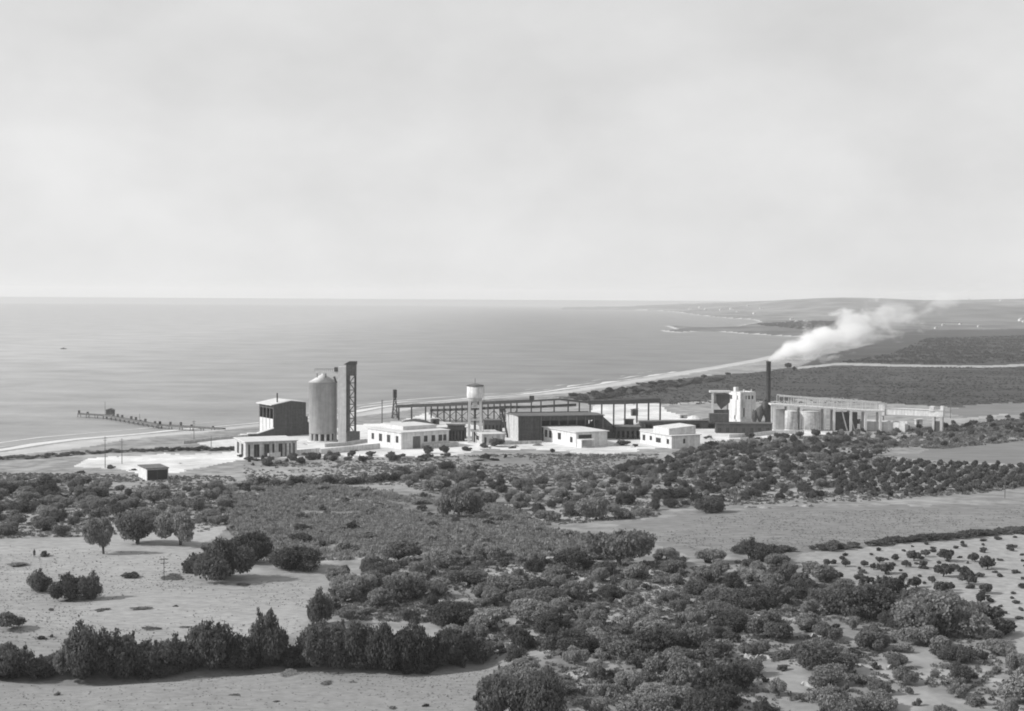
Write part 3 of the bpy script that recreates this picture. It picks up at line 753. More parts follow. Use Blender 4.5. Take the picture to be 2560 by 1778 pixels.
house('pump_house', 'small pale block at the foot of the water tower', 'building', 1205, 1113, 1180, 1262, 14, 28, front=[(0.1, 0.2, 0.1, 0.7)], side=[(0.3, 0.6, 0.3, 0.7)], wallm=M_white2, overhang=0.2)

# --- long conveyor gantry
def gantry():
    top = [(992, 1016), (1100, 1012), (1240, 1006), (1330, 1002), (1400, 998), (1470, 1006), (1560, 1005), (1650, 1001)]
    base = lambda x: np.interp(x, [990, 1240, 1400, 1650], [1050, 1058, 1062, 1064])
    C0 = Vector(G(992, 1050))
    root = empty('conveyor_gantry', C0, 0, 'long raised dark conveyor gantry on thin posts behind the sheds', 'conveyor')
    def pt(x, y):
        B = Vector(G(x, float(base(x)))); m = B.xy.length / F
        return B - C0, (base(x) - y) * m
    P = []
    for x, y in top:
        b, h = pt(x, y); P.append(Vector((b.x, b.y, b.z + h)))
    for k, (a, b) in enumerate(zip(P[:-1], P[1:])):
        d = MB(); d.bar(a, b, 2.4, (1.6 if k < 3 else 2.1) if k not in (3, 4) else 0.9); d.build('deck', M_steel, root)
        r = MB(); u = Vector((0, 0, 1.3)); r.bar(a + u, b + u, 0.12)
        n = max(2, int((b - a).length / 3))
        for i in range(n): q = a.lerp(b, i / n); r.bar(q, q + u, 0.1)
        r.build('railing', M_steel, root)
    low = [(1076, 1026), (1165, 1023), (1270, 1018), (1340, 1017), (1440, 1012)]
    for (x1, y1), (x2, y2) in zip(low[:-1], low[1:]):
        a, h1 = pt(x1, y1); b, h2 = pt(x2, y2)
        MB().bar(Vector((a.x, a.y, a.z + h1)), Vector((b.x, b.y, b.z + h2)), 1.0, 1.3).build('lower_beam', M_steel, root)
    for x in (997, 1029, 1064, 1078, 1094, 1110, 1125, 1140, 1155, 1170, 1188, 1205, 1220, 1235, 1250, 1262, 1277, 1292, 1328, 1352, 1385, 1420, 1448, 1475, 1504, 1534, 1562, 1592, 1621, 1650):
        ty = np.interp(x, [t[0] for t in top], [t[1] for t in top]); b, h = pt(x, ty)
        for s in (-0.9, 0.9):
            MB().bar((b.x, b.y + s, b.z - 1), (b.x, b.y + s, b.z + h - 0.6), 0.62).build('post', M_steel, root)
        d = MB(); d.bar((b.x, b.y - 0.9, b.z + 0.4), (b.x, b.y + 0.9, b.z + h * 0.6), 0.2); d.build('brace', M_steel, root)
    xsb = [1078, 1110, 1140, 1170, 1205, 1235, 1262, 1292]
    for k in range(len(xsb) - 1):
        a, ha = pt(xsb[k], np.interp(xsb[k], [t[0] for t in top], [t[1] for t in top])); c, hc = pt(xsb[k + 1], np.interp(xsb[k + 1], [t[0] for t in top], [t[1] for t in top]))
        d = MB(); d.bar((a.x, a.y - .95, a.z + 0.3), (c.x, c.y - .95, c.z + hc * .62), 0.28); d.bar((a.x, a.y - .9, a.z + ha * .62), (c.x, c.y - .9, c.z + 0.3), 0.28); d.build('cross_brace', M_steel, root)
    b, h = pt(1329, 1002)
    MB().box(b.x - 1.2, b.x + 1.2, b.y - 1.3, b.y + 1.3, b.z + h + 0.3, b.z + h + 2.6).build('motor_cabin', M_steel, root)
gantry()
# slanting conveyor leg in front of the long shed
def incline():
    a = Vector(G(1270, 1094)); m = a.xy.length / F
    root = empty('inclined_hoist', a, 0, 'slanting dark hoist leg leaning against the left end of the long shed', 'hoist')
    top = Vector((-16 * m, 3, 66 * m))
    MB().bar((0, 0, -0.5), top, 0.9, 0.5).build('boom', M_steel, root)
    MB().bar((-18 * m, 4, -0.5), top, 0.35).build('prop', M_steel, root)
    MB().box(top.x - 1.2, top.x + 1.2, 2, 4.2, top.z, top.z + 1.2).build('head', M_steel, root)
incline()

# --- white tower building with hopper canopy, kiln house base and chimney
def mill():
    C, th, Wd, Lg, H, m = frame(1850, 1058, 1820, 1888, 34, 76)
    C.z = C.z
    root, C, th, Wd, Lg, H, m = house('mill_building', 'tall white three storey works building beside the black chimney', 'building', 1850, 1058, 1821, 1888, 34, 75,
        front=[(0.08, 0.2, 0.78, 0.9), (0.3, 0.42, 0.78, 0.9), (0.52, 0.64, 0.78, 0.9), (0.74, 0.86, 0.78, 0.9), (0.1, 0.35, 0.2, 0.5)],
        side=[(0.22, 0.4, 0.76, 0.9), (0.7, 0.88, 0.76, 0.9), (0.3, 0.5, 0.10, 0.24)], roof='parapet', wallm=M_white)
    MB().box(-0.35, Wd + 1.8, -0.9, -0.02, -1, 2.0).build('plinth', M_white, root)
    MB().box(0.6, 2.4, Lg * 0.5, Lg * 0.5 + 2, H + 0.36, H + 2.6).build('roof_turret', M_white, root)
    MB().box(Wd * 0.25, Wd * 0.25 + 0.5, 0.4, 0.9, H + 0.36, H + 1.6).build('roof_stub', M_white, root)
    MB().box(Wd * 0.75, Wd * 0.75 + 0.5, 0.4, 0.9, H + 0.36, H + 1.5).build('roof_stub', M_white, root)
    # canopy with hopper
    C2, th2, W2, L2, H2, m2 = frame(1780, 1066, None, 1826, 6, 88)
    r2 = empty('hopper_canopy', C2, th2, 'open canopy roof over a dark hopper, left of the tall white building', 'canopy')
    MB().box(-1.2, W2, -0.5, 5, H2 - 0.8, H2).build('roof', M_conclight, r2)
    for x, y in ((0.4, 0.2), (0.4, 4.4), (W2 - 1, 4.4)):
        MB().box(x - 0.35, x + 0.35, y - 0.35, y + 0.35, -1, H2 - 0.81).build('post', M_conclight, r2)
    MB().prism([(2.0, H2 * 0.9), (W2 - 0.3, H2 * 0.9), (W2 - 0.3, H2 * 0.68), (W2 * 0.5, H2 * 0.48), (2.0, H2 * 0.68)], 0.6, 4).build('hopper', M_dark, r2)
    MB().box(0.8, W2 - 0.6, 0.8, 4, -1, H2 * 0.46).build('machine_block', M_dark, r2)
    # dark kiln house
    C3, th3, W3, L3, H3, m3 = frame(1790, 1083, None, 1930, 5, 24)
    r3 = empty('kiln_house', C3, th3, 'long low dark building at the foot of the black chimney', 'building')
    w = MB(); ops = [(W3 * (k + .3) / 7, W3 * (k + .65) / 7, 0.4, H3 * 0.62) for k in range(7)]
    panel(w, 'x', 0, W3, -1, H3, ops, 0.3); w.box(0, .3, .3, 7, -1, H3); w.box(W3 - .3, W3, .3, 7, -1, H3); w.box(.3, W3 - .3, 6.7, 7, -1, H3)
    w.build('wall', M_dark, r3)
    for op in ops: pane(r3, 'x', 0, op)
    MB().box(-0.3, W3 + 0.3, -0.3, 7.3, H3 + 0.003, H3 + 0.3).build('roof', M_roofd, r3)
    MB().box(-3, 6, 1, 6, H3 + 0.31, H3 + 4.5).build('roof_tank', M_dark, r3)
    # chimney
    C4 = Vector(G(1919.5, 1070)); m4 = C4.xy.length / F
    r4 = empty('chimney', C4, 0, 'tall black smoking chimney stack above the works', 'chimney')
    Hc = 165 * m4; R = 5.6 * m4
    MB().lathe([(R * 1.25, -1), (R * 1.08, Hc * 0.45), (R, Hc * 0.97), (R * 1.12, Hc * 0.972), (R * 1.12, Hc), (R * 0.8, Hc)], 24).build('shaft', M_steel, r4, smooth=True)
    for f in (0.35, 0.55, 0.75):
        MB().lathe([(R * 1.2, Hc * f), (R * 1.22, Hc * f + 0.3)], 24).build('band', M_dark, r4)
    # dust collector cone beside it
    C5 = Vector(G(1899, 1070)); r5 = empty('dust_collector', C5, 0, 'dark cyclone hoppers and pipes clustered left of the chimney base', 'machine')
    for k, (x, z, rr) in enumerate(((0, 6.5, 2.0), (2.6, 9.5, 1.6), (-2.6, 5.0, 1.4))):
        MB().lathe([(0.25, z - 4.2), (rr, z), (rr, z + 3), (rr * 0.3, z + 3.7)], 16, cx=x).build('cone', M_dark, r5, smooth=True)
    MB().tube((0, 0, 9), (C4.x - C5.x - 0.9, 0.3, 15), 0.7, 8).build('duct', M_dark, r5)
    MB().tube((-2.6, 0, 8), (2.6, 0, 12.5), 0.45, 8).build('duct', M_dark, r5)
    for x in (-3, 0, 3): MB().bar((x, 1.5, -1), (x, 1.5, 9), 0.3).build('post', M_steel, r5)
    return C4 + Vector((0, 0, Hc)), m4
chimtop, cm = mill()

# --- slurry tanks under a railed platform
def tank_platform():
    C0 = Vector(G(1936, 1076)); m = C0.xy.length / F
    th = math.radians(-2)
    zt0, zt1 = 64 * m, 50 * m
    root = empty('tank_platform', C0, th, 'long pale railed platform on columns right of the chimney', 'platform')
    Lp = 268 * m
    def zt(x): return zt0 + (zt1 - zt0) * min(1, x / (230 * m))
    def deck(x0, x1): 
        b = MB(); vs = [(x, y, zt(x) + dz) for x in (x0, x1) for y, dz in ((-1, -0.5), (7, -0.5), (7, 0.2), (-1, 0.2))]
        b.add(vs, [(0, 1, 2, 3), (7, 6, 5, 4), (0, 4, 5, 1), (1, 5, 6, 2), (2, 6, 7, 3), (3, 7, 4, 0)]); b.build('deck', M_conclight, root)
    xs = np.linspace(-2, Lp, 7)
    for a, b in zip(xs[:-1], xs[1:]): deck(a, b)
    hr = 22 * m
    n = 22
    for k in range(n + 1):
        x = 2 + (Lp - 2) * k / n
        MB().bar((x, -0.6, zt(x) + 0.2), (x, -0.6, zt(x) + hr * (1 - 0.12 * k / n)), 0.22).build('rail_post', M_conclight, root)
        if k % 3 == 0:
            MB().bar((x, 6.6, zt(x) + 0.2), (x, 6.6, zt(x) + hr * (1 - 0.12 * k / n)), 0.25).build('rail_post', M_conclight, root)
    for y in (-0.6, 6.6):
        r = MB(); x0, x1 = 2, Lp
        r.bar((x0, y, zt(x0) + hr), (x1 * 0.5, y, zt(x1 * .5) + hr * 0.94), 0.4, 0.5); r.bar((x1 * .5, y, zt(x1 * .5) + hr * 0.94), (x1, y, zt(x1) + hr * .88), 0.35, 0.45)
        r.build('top_rail', M_conclight, root)
    for px in (0, 32, 64, 122, 145, 186, 222, 258):
        x = px * m
        for y in (-0.5, 6.4):
            MB().box(x - 0.55, x + 0.55, y - 0.5, y + 0.5, -1.5, zt(x) - 0.51).build('column', M_conclight, root)
    for px in (178, 196):
        MB().bar((px * m, -0.4, 0), ((px - 14) * m, -0.4, zt(px * m) - 0.6), 0.5).build('brace', M_conc, root)
    MB().box(0.6, 34 * m, 3.5, 4.2, -1, zt0 - 2.5).build('back_wall', M_conc, root)
    MB().box(150 * m, 205 * m, 2.5, 5.5, -1, zt1 * 0.9).build('machine_room', M_dark, root)
    C = C0
    for nm, px, r, lab in (('slurry_tank', 1978, 15, 'slim round white tank under the platform, nearer the chimney'), ('slurry_tank', 2025, 27, 'wide round white tank under the middle of the railed platform')):
        P = Vector(G(px, 1077)); rt = r * m
        t = empty(nm, P + Vector((0, rt * 0.4, 0)), 0, lab, 'tank', 'round tanks under the platform')
        MB().lathe([(rt, -1), (rt, 46 * m), (rt * 0.97, 46 * m + 0.2)], 40).build('shell', M_white2, t, smooth=True)
        MB().lathe([(rt * 1.03, 0), (rt * 1.03, 0.7)], 40).build('base_ring', M_conclight, t)
        MB().lathe([(rt * 1.02, 46 * m + 0.21), (rt * 1.02, 46 * m + 0.5), (rt * 0.1, 46 * m + 0.9)], 40).build('lid', M_conclight, t)
tank_platform()

def kiln_tube():
    C, th, Wd, _, H, m = frame(2204, 1073, None, 2357, -13, 60)
    root = empty('raised_gallery', C, th, 'long white raised gallery between two pylons at the right of the works', 'gallery')
    MB().box(0.6, Wd, 0, 3.4, H * 0.60, H * 0.84).build('tube', M_white, root)
    MB().prism([(0.4, H * .84 + 0.01), (Wd + .2, H * .84 + 0.01), (Wd + .2, H * .84 + .3), (.4, H * .84 + .3)], -0.3, 3.7).build('roof', M_roofp, root)
    MB().box(-1.4, 1.4, -0.6, 4, H * 0.55, H).build('head_block', M_white, root)
    for x in (0.0,): MB().box(x - 1.0, x + 0.4, -0.2, 3.4, -1, H * 0.549).build('pier', M_conclight, root)
    MB().box(Wd * 0.78, Wd * 0.85, -0.4, 3.8, H * 0.80, H * 1.0).build('head_block', M_white, root)
    MB().box(Wd * 0.95, Wd, 0.5, 3.0, H * 0.841 + .3, H * 1.02).build('head_block', M_white, root)
    for x in (Wd * 0.84, Wd * 0.97): MB().box(x - 0.6, x + 0.6, 0.2, 3.2, -1, H * 0.599).build('pier', M_conc, root)
    MB().box(Wd * 0.86, Wd * 0.955, 0.6, 3.0, -1, H * 0.4).build('machine_block', M_dark, root)
    C, th, Wd, _, H, m = frame(2150, 1075, None, 2262, -12, 22)
    r = empty('settling_basin', C, th, 'low white walled basin on the ground below the raised gallery', 'basin')
    w = MB(); w.box(0, Wd, 0, 0.5, -1, H); w.box(0, 0.5, 0.5, 9, -1, H * 1.0); w.box(Wd - .5, Wd, 0.5, 9, -1, H * .8); w.box(0.5, Wd - .5, 8.5, 9, -1, H)
    w.build('wall', M_white, r)
    MB().box(0.5, Wd - 0.5, 0.5, 8.5, H * 0.5, H * 0.8).build('fill', M_white2, r)
kiln_tube()

# --- boundary walls
def wall_run(name, label, pts, hpx, m_, thick=0.4, cat='wall'):
    P = [Vector(G(x, y)) for x, y in pts]; C = P[0]
    o = MB()
    for a, b in zip(P[:-1], P[1:]):
        m = a.xy.length / F; h = hpx * m
        d = (b - a); nrm = Vector((-d.y, d.x, 0)).normalized() * thick / 2
        a = a - C; b = b - C
        vs = [a - nrm - Vector((0, 0, 1)), a + nrm - Vector((0, 0, 1)), b + nrm - Vector((0, 0, 1)), b - nrm - Vector((0, 0, 1)), a - nrm + Vector((0, 0, h)), a + nrm + Vector((0, 0, h)), b + nrm + Vector((0, 0, h)), b - nrm + Vector((0, 0, h))]
        o.add(vs, [(0, 3, 2, 1), (4, 5, 6, 7), (0, 1, 5, 4), (1, 2, 6, 5), (2, 3, 7, 6), (3, 0, 4, 7)])
    ob = o.build(name, m_); ob.location = C
    return tag(ob, label, cat, kind='thing')
wall_run('boundary_wall', 'low white wall running right from the pillared building', [(670, 1146), (720, 1139), (800, 1132)], 12, M_white)
wall_run('boundary_wall', 'low white wall in front of the silo and elevator tower', [(800, 1136), (860, 1130), (950, 1121)], 13, M_white)
wall_run('boundary_wall', 'grey stone wall climbing from the yard to the dark ramp', [(458, 1110), (540, 1100), (618, 1094)], 7, M_conc)
wall_run('boundary_wall', 'low pale wall below the long dark shed', [(1262, 1112), (1310, 1110), (1354, 1109)], 8, M_white2)
wall_run('retaining_wall', 'white retaining wall under the dark kiln house', [(1822, 1095), (1870, 1093), (1928, 1086), (2010, 1084)], 9, M_white)
wall_run('boundary_wall', 'dark low wall between the silo foot and the long white house', [(812, 1118), (860, 1115), (915, 1106)], 9, M_conc)

# --- masts and poles
def pole(label, x, y, hpx, cat='pole', name='utility_pole', arm=True, r=0.16):
    C = Vector(G(x, y)); m = C.xy.length / F; H = hpx * m
    root = empty(name, C, random.random(), label, cat)
    MB().tube((0, 0, -1), (0, 0, H), r, 7, r * 0.65).build('shaft', M_wood, root)
    if arm:
        a = MB(); a.bar((-0.9, 0, H - 0.6), (0.9, 0, H - 0.6), 0.14); a.bar((-0.7, 0, H - 1.4), (0.7, 0, H - 1.4), 0.12); a.build('cross_arm', M_wood, root)
pole('thin wooden utility pole standing at the left edge of the white yard', 263, 1170, 76)
pole('thin wooden utility pole on the yard, just left of the small hut', 305, 1160, 62)
pole('wooden utility pole by the shore end of the jetty', 485, 1100, 48)
pole('short wooden pole on the white yard left of the pillared building', 528, 1118, 28, arm=False)
pole('slim pole between the elevator tower and the small derrick', 955, 1062, 62, r=0.35)
pole('pale slim pole beyond the right end of the raised gallery', 2376, 1046, 62, r=0.2)
pole('wooden pole standing in the right-hand orchard rows', 2512, 1245, 52, r=0.14)
pole('thin pole on the pale left-hand field', 410, 1452, 60, r=0.1)
def derrick():
    C = Vector(G(987, 1046)); m = C.xy.length / F
    root = empty('derrick', C, 0.3, 'small tapered derrick at the left end of the conveyor gantry', 'derrick')
    H = 72 * m; b0 = 7 * m; b1 = 2.2 * m; zc = H * 0.72
    for sx in (-1, 1):
        for sy in (-1, 1): MB().bar((sx * b0, sy * b0, -1), (sx * b1, sy * b1, zc), 0.3).build('leg', M_steel, root)
    for k in range(5):
        f0, f1 = k / 5, (k + 1) / 5; a = b0 + (b1 - b0) * f0; c = b0 + (b1 - b0) * f1
        b = MB()
        for s in (-1, 1):
            b.bar((-a, s * a, zc * f0), (c, s * c, zc * f1), 0.2); b.bar((s * a, a, zc * f0), (s * c, -c, zc * f1), 0.2); b.bar((-c, s * c, zc * f1), (c, s * c, zc * f1), 0.2)
        b.build('brace', M_steel, root)
    MB().box(-0.9, 0.9, -0.9, 0.9, zc + 0.01, H).build('cabin', M_steel, root)
derrick()

# --- jetty
def jetty():
    A = Vector(plane_pt(198, 1043)); B = Vector(plane_pt(262, 1047)); Cc = Vector(plane_pt(400, 1072)); E = Vector(plane_pt(560, 1082))
    root = empty('jetty', B, 0, 'long dark jetty on piles reaching out into the sea at the left', 'jetty')
    z = 1.9
    pts = [A, B, Cc, E]
    for a, b in zip(pts[:-1], pts[1:]):
        a = a - B + Vector((0, 0, z)); b = b - B + Vector((0, 0, z))
        MB().bar(a, b, 2.6, 0.8).build('deck', M_wood, root)
        n = int((b - a).length / 6)
        for k in range(n + 1):
            q = a.lerp(b, k / n); d = (b - a).normalized(); s = Vector((-d.y, d.x, 0)) * 1.0
            MB().tube(q + s, q + s - Vector((0, 0, z + 2)), 0.22, 6).build('pile', M_wood, root)
            MB().tube(q - s, q - s - Vector((0, 0, z + 2)), 0.22, 6).build('pile', M_wood, root)
            if random.random() < 0.5:
                MB().box(q.x - 0.5, q.x + 0.5, q.y - 0.5, q.y + 0.5, z + 0.4, z + 1.0 + random.random() * 1.2).build('winch', M_wood, root)
    MB().box(1.0, 5.2, -1.5, 1.5, z + 0.41, z + 3.0).build('cabin', M_wood, root)
    MB().prism([(0.7, z + 3.01), (5.5, z + 3.01), (3.1, z + 3.9)], -1.8, 1.8).build('cabin_roof', M_wood, root)
    MB().tube((0.2, 0, z), (0.2, 0, z + 7.5), 0.12, 6).build('mast', M_wood, root)
    q = Cc.lerp(B, 0.35) - B
    MB().tube((q.x, q.y, z), (q.x, q.y, z + 4), 0.12, 6).build('mast', M_wood, root)
jetty()
def boat():
    P = Vector(plane_pt(159, 873))
    root = empty('fishing_boat', P, 0.1, 'small dark fishing boat alone on the calm sea at left', 'boat')
    vs = []; fs = []; n = 9; prof = [(-1, 0.75), (-0.85, 0.25), (0, -0.35), (0.85, 0.25), (1, 0.75)]
    for i in range(n):
        x = -3.6 + 7.2 * i / (n - 1); w = 1.15 * (1 - abs((i - 3.6) / 5.4) ** 2.4); sh = 0.5 * abs(x / 3.6) ** 2
        for a, b in prof: vs.append((x, a * max(w, 0.05), b + sh))
    for i in range(n - 1):
        for k in range(4): a = i * 5 + k; fs.append((a, a + 1, a + 6, a + 5))
    h = MB(); h.add(vs, fs); h.build('hull', M_wood, root)
    MB().box(-1.2, 0.8, -0.6, 0.6, 0.3, 1.9).build('cabin', M_wood, root)
    MB().box(-2.6, -1.4, -0.8, 0.8, 0.45, 0.6).build('thwart', M_wood, root)
    MB().tube((1.4, 0, 0.3), (1.4, 0, 3.0), 0.07, 6).build('mast', M_wood, root)
boat()

# --- far-off village houses on the cape
def far_houses():
    spots = [(1722, 774, 9), (1748, 771, 10), (1762, 775, 8), (1800, 776, 9), (1826, 774, 12), (1842, 781, 8), (1900, 777, 9), (1868, 772, 8), (1884, 785, 10),
             (1976, 800, 14), (1990, 806, 12), (1960, 808, 9), (2010, 805, 14), (1940, 812, 8), (2024, 812, 10), (2338, 822, 11), (2356, 814, 10), (2400, 812, 10), (2445, 818, 12), (2550, 803, 18), (2558, 806, 12), (2090, 763, 9), (2160, 760, 10), (2185, 763, 8), (2420, 771, 8), (2500, 776, 9)]
    for i, (x, y, w) in enumerate(spots):
        P = Vector(G(x, y)); m = P.xy.length / F
        a = random.random() * 0.6; Wm = w * m * 0.75; Hh = Wm * 0.35
        root = empty('village_house', P, a, None, 'house', 'tiny pale houses across the bay')
        w_ = MB(); w_.box(0, Wm, 0, Wm * 0.6, -3, Hh); w_.build('wall', M_white, root)
        MB().prism([(-Wm * .04, Hh), (Wm * 1.04, Hh), (Wm / 2, Hh * 1.5)], -Wm * .04, Wm * .64).build('roof', M_conc, root)
        root['label'] = ('tiny pale house in the cluster on the low cape above the spit' if 1930 < x < 2030 else
                         'tiny pale house on the far shore left of the smoke plume' if x < 1930 else
                         'tiny pale house on the plain right of the smoke plume' if y > 785 else 'tiny pale house on the far hills behind the smoke')
far_houses()

# ------------------------------------------------------------------ vegetation
def leaf_cloud(pts, nrm, size, r_):
    """small bent leaf clumps at pts"""
    n = len(pts)
    d = r_.normal(size=(n, 3)); d = d / np.linalg.norm(d, axis=1)[:, None]
    nn = nrm * 0.75 + d * 0.85; nn /= np.linalg.norm(nn, axis=1)[:, None]
    a = np.cross(nn, r_.normal(size=(n, 3))); a /= np.linalg.norm(a, axis=1)[:, None]
    b = np.cross(nn, a)
    s = size * (0.6 + 0.8 * r_.random((n, 1)))
    a = a * s; b = b * s * 0.75
    v = np.stack([pts - a - b, pts + a * 0.9 - b, pts + a + b * 0.8 + nn * s * 0.35, pts - a * 0.8 + b], 1).reshape(-1, 3)
    f = np.arange(4 * n).reshape(-1, 4)
    return v, f
ICO = None
def ico():
    global ICO
    if ICO is None:
        bm = bmesh.new(); bmesh.ops.create_icosphere(bm, subdivisions=2, radius=1)
        ICO = (np.array([v.co[:] for v in bm.verts]), np.array([[v.index for v in f.verts] for f in bm.faces])); bm.free()
    return ICO
def crown_mesh(name, seed, nleaf, size, m, lumps=9, z0=0.22, ragged=0.25, core=True, flat=0.0):
    r_ = np.random.default_rng(seed)
    cs = []; rs = []
    for k in range(lumps):
        a = 2 * math.pi * k / lumps * 1.7 + r_.random() * 1.2; q = 0.80 * math.sqrt(r_.random()) * (1 if k else 0)
        z = z0 + 0.2 + (0.95 - z0 - 0.38) * r_.random() ** 0.8 * (1 - 0.5 * q)
        rad = 0.22 + 0.24 * r_.random()
        cs.append((q * math.cos(a), q * math.sin(a), z)); rs.append(rad)
    cs.append((0.25 * (r_.random() - .5), 0.25 * (r_.random() - .5), 0.5)); rs.append(0.42)
    cs = np.array(cs); rs = np.array(rs)
    pick = r_.choice(len(cs), nleaf, p=rs ** 2 / (rs ** 2).sum())
    d = r_.normal(size=(nleaf, 3)); d /= np.linalg.norm(d, axis=1)[:, None]
    rad = rs[pick] * (0.45 + 0.78 * r_.random(nleaf) ** 0.65)
    # sprigs: some leaves ride on thin twigs that stick out of the mass
    ns = max(6, int(22 * (0.5 + ragged))); sp_d = r_.normal(size=(ns, 3)); sp_d[:, 2] = np.abs(sp_d[:, 2]) * 0.9 + 0.1; sp_d /= np.linalg.norm(sp_d, axis=1)[:, None]
    sp_c = r_.integers(0, len(cs), ns); on = r_.random(nleaf) < 0.22; w_ = r_.integers(0, ns, nleaf)
    pick = np.where(on, sp_c[w_], pick)
    d = np.where(on[:, None], sp_d[w_] + r_.normal(size=(nleaf, 3)) * 0.10, d)
    rad = np.where(on, rs[pick] * (0.8 + (0.25 + 0.75 * ragged) * r_.random(nleaf)), rad)
    zs = 0.62 - flat
    P = cs[pick] + d * rad[:, None] * np.array([1, 1, zs])
    keep = (P[:, 2] > z0 * (0.7 + 0.6 * r_.random(nleaf)))
    P = P[keep]; d = d[keep]
    sz = size
    v, f = leaf_cloud(P, d, sz, r_)
    # core lumps as degenerate-free quads made from triangles
    if core:
        iv, ifc = ico(); V_ = [v]; F_ = [f]; k = len(v)
        for c, rr in zip(cs, rs):
            nz_ = 1 + 0.22 * (r_.random(len(iv)) - 0.5)
            w = c + iv * nz_[:, None] * rr * 0.42 * np.array([1, 1, zs]); w[:, 2] = np.maximum(w[:, 2], z0 * 0.9)
            V_.append(w); F_.append(np.concatenate([ifc, ifc[:, 2:3]], 1) + k); k += len(w)
        v = np.concatenate(V_); tri = np.concatenate(F_[1:])[:, :3]
        me = bpy.data.meshes.new(name)
        nq = len(f); nt_ = len(tri)
        me.vertices.add(len(v)); me.vertices.foreach_set('co', v.astype(np.float32).ravel())
        loops = np.concatenate([f.ravel(), tri.ravel()]).astype(np.int32)
        me.loops.add(len(loops)); me.loops.foreach_set('vertex_index', loops)
        starts = np.concatenate([np.arange(nq) * 4, nq * 4 + np.arange(nt_) * 3]).astype(np.int32)
        me.polygons.add(nq + nt_); me.polygons.foreach_set('loop_start', starts)
        me.update(calc_edges=True); me.materials.append(m)
        return me
    return np_mesh(name, v, f, m)
def trunk_mesh(name, seed):
    random.seed(seed); t = MB()
    t.tube((0, 0, -0.15), (0.02, 0.01, 0.2), 0.09, 7, 0.07)
    for k in range(5):
        a = k * 1.26 + random.random(); e = Vector((0.45 * math.cos(a), 0.45 * math.sin(a), 0.5 + 0.25 * random.random()))
        t.tube((0.02, 0.01, 0.17), e * 0.6 + Vector((0, 0, 0.12)), 0.055, 5, 0.035); t.tube(e * 0.6 + Vector((0, 0, 0.12)), e, 0.035, 5, 0.015)
    o = t.build(name, M_bark); me = o.data; bpy.data.objects.remove(o); return me
CR = {
 'olive': [crown_mesh('crown', 11 + k, 9500, 0.033, M_leaf, lumps=7 + k % 5, z0=0.14 + 0.05 * (k % 3), ragged=0.3 + 0.1 * (k % 4)) for k in range(10)],
 'dark': [crown_mesh('crown', 41 + k, 10500, 0.031, M_leafd, lumps=14 + k, z0=0.03, ragged=0.7) for k in range(7)],
 'pale': [crown_mesh('crown', 61 + k, 9000, 0.033, M_leafp, lumps=10, z0=0.12, ragged=0.35) for k in range(3)],
 'small': [crown_mesh('crown', 81 + k, 1300, 0.08, M_leafd, lumps=6, z0=0.2) for k in range(5)],
 'bush': [crown_mesh('bush', 101 + k, 1800, 0.06, M_leafd, lumps=6, z0=0.0, ragged=0.5) for k in range(5)],
 'bushp': [crown_mesh('bush', 121 + k, 1800, 0.06, M_leafp, lumps=6, z0=0.0, ragged=0.5) for k in range(4)],
}
TR = [trunk_mesh('trunk', 200 + k) for k in range(4)]
random.seed(99)
def tree(name, P, w, h, kind, label, cat, group=None):
    root = bpy.data.objects.new(name, None); COL.objects.link(root); root.empty_display_size = 0.3
    root.location = P; q_ = random.uniform(0.8, 1.22); root.scale = (w / 2 * q_, w / 2 / q_, h); root.rotation_euler = (random.uniform(-.1, .1), random.uniform(-.1, .1), random.random() * 6.28)
    c = bpy.data.objects.new('crown', random.choice(CR[kind])); COL.objects.link(c); c.parent = root
    t = bpy.data.objects.new('trunk', random.choice(TR)); COL.objects.link(t); t.parent = root
    return tag(root, label, cat, group)
def bush(name, P, w, h, kind, label, cat, group=None):
    o = bpy.data.objects.new(name, random.choice(CR[kind])); COL.objects.link(o)
    q_ = random.uniform(0.75, 1.3); o.location = P; o.scale = (w / 2 * q_, w / 2 / q_, h); o.rotation_euler = (random.uniform(-.12, .12), random.uniform(-.12, .12), random.random() * 6.28)
    return tag(o, label, cat, group)
def put(name, vx, vy, wv, hv, kind, label, cat='tree', group=None, fn=None):
    P = Vector(GV(vx, vy)); m = P.xy.length / 3157.0
    P.z -= 0.15
    return (fn or tree)(name, P, wv * m, hv * m, kind, label, cat, group)

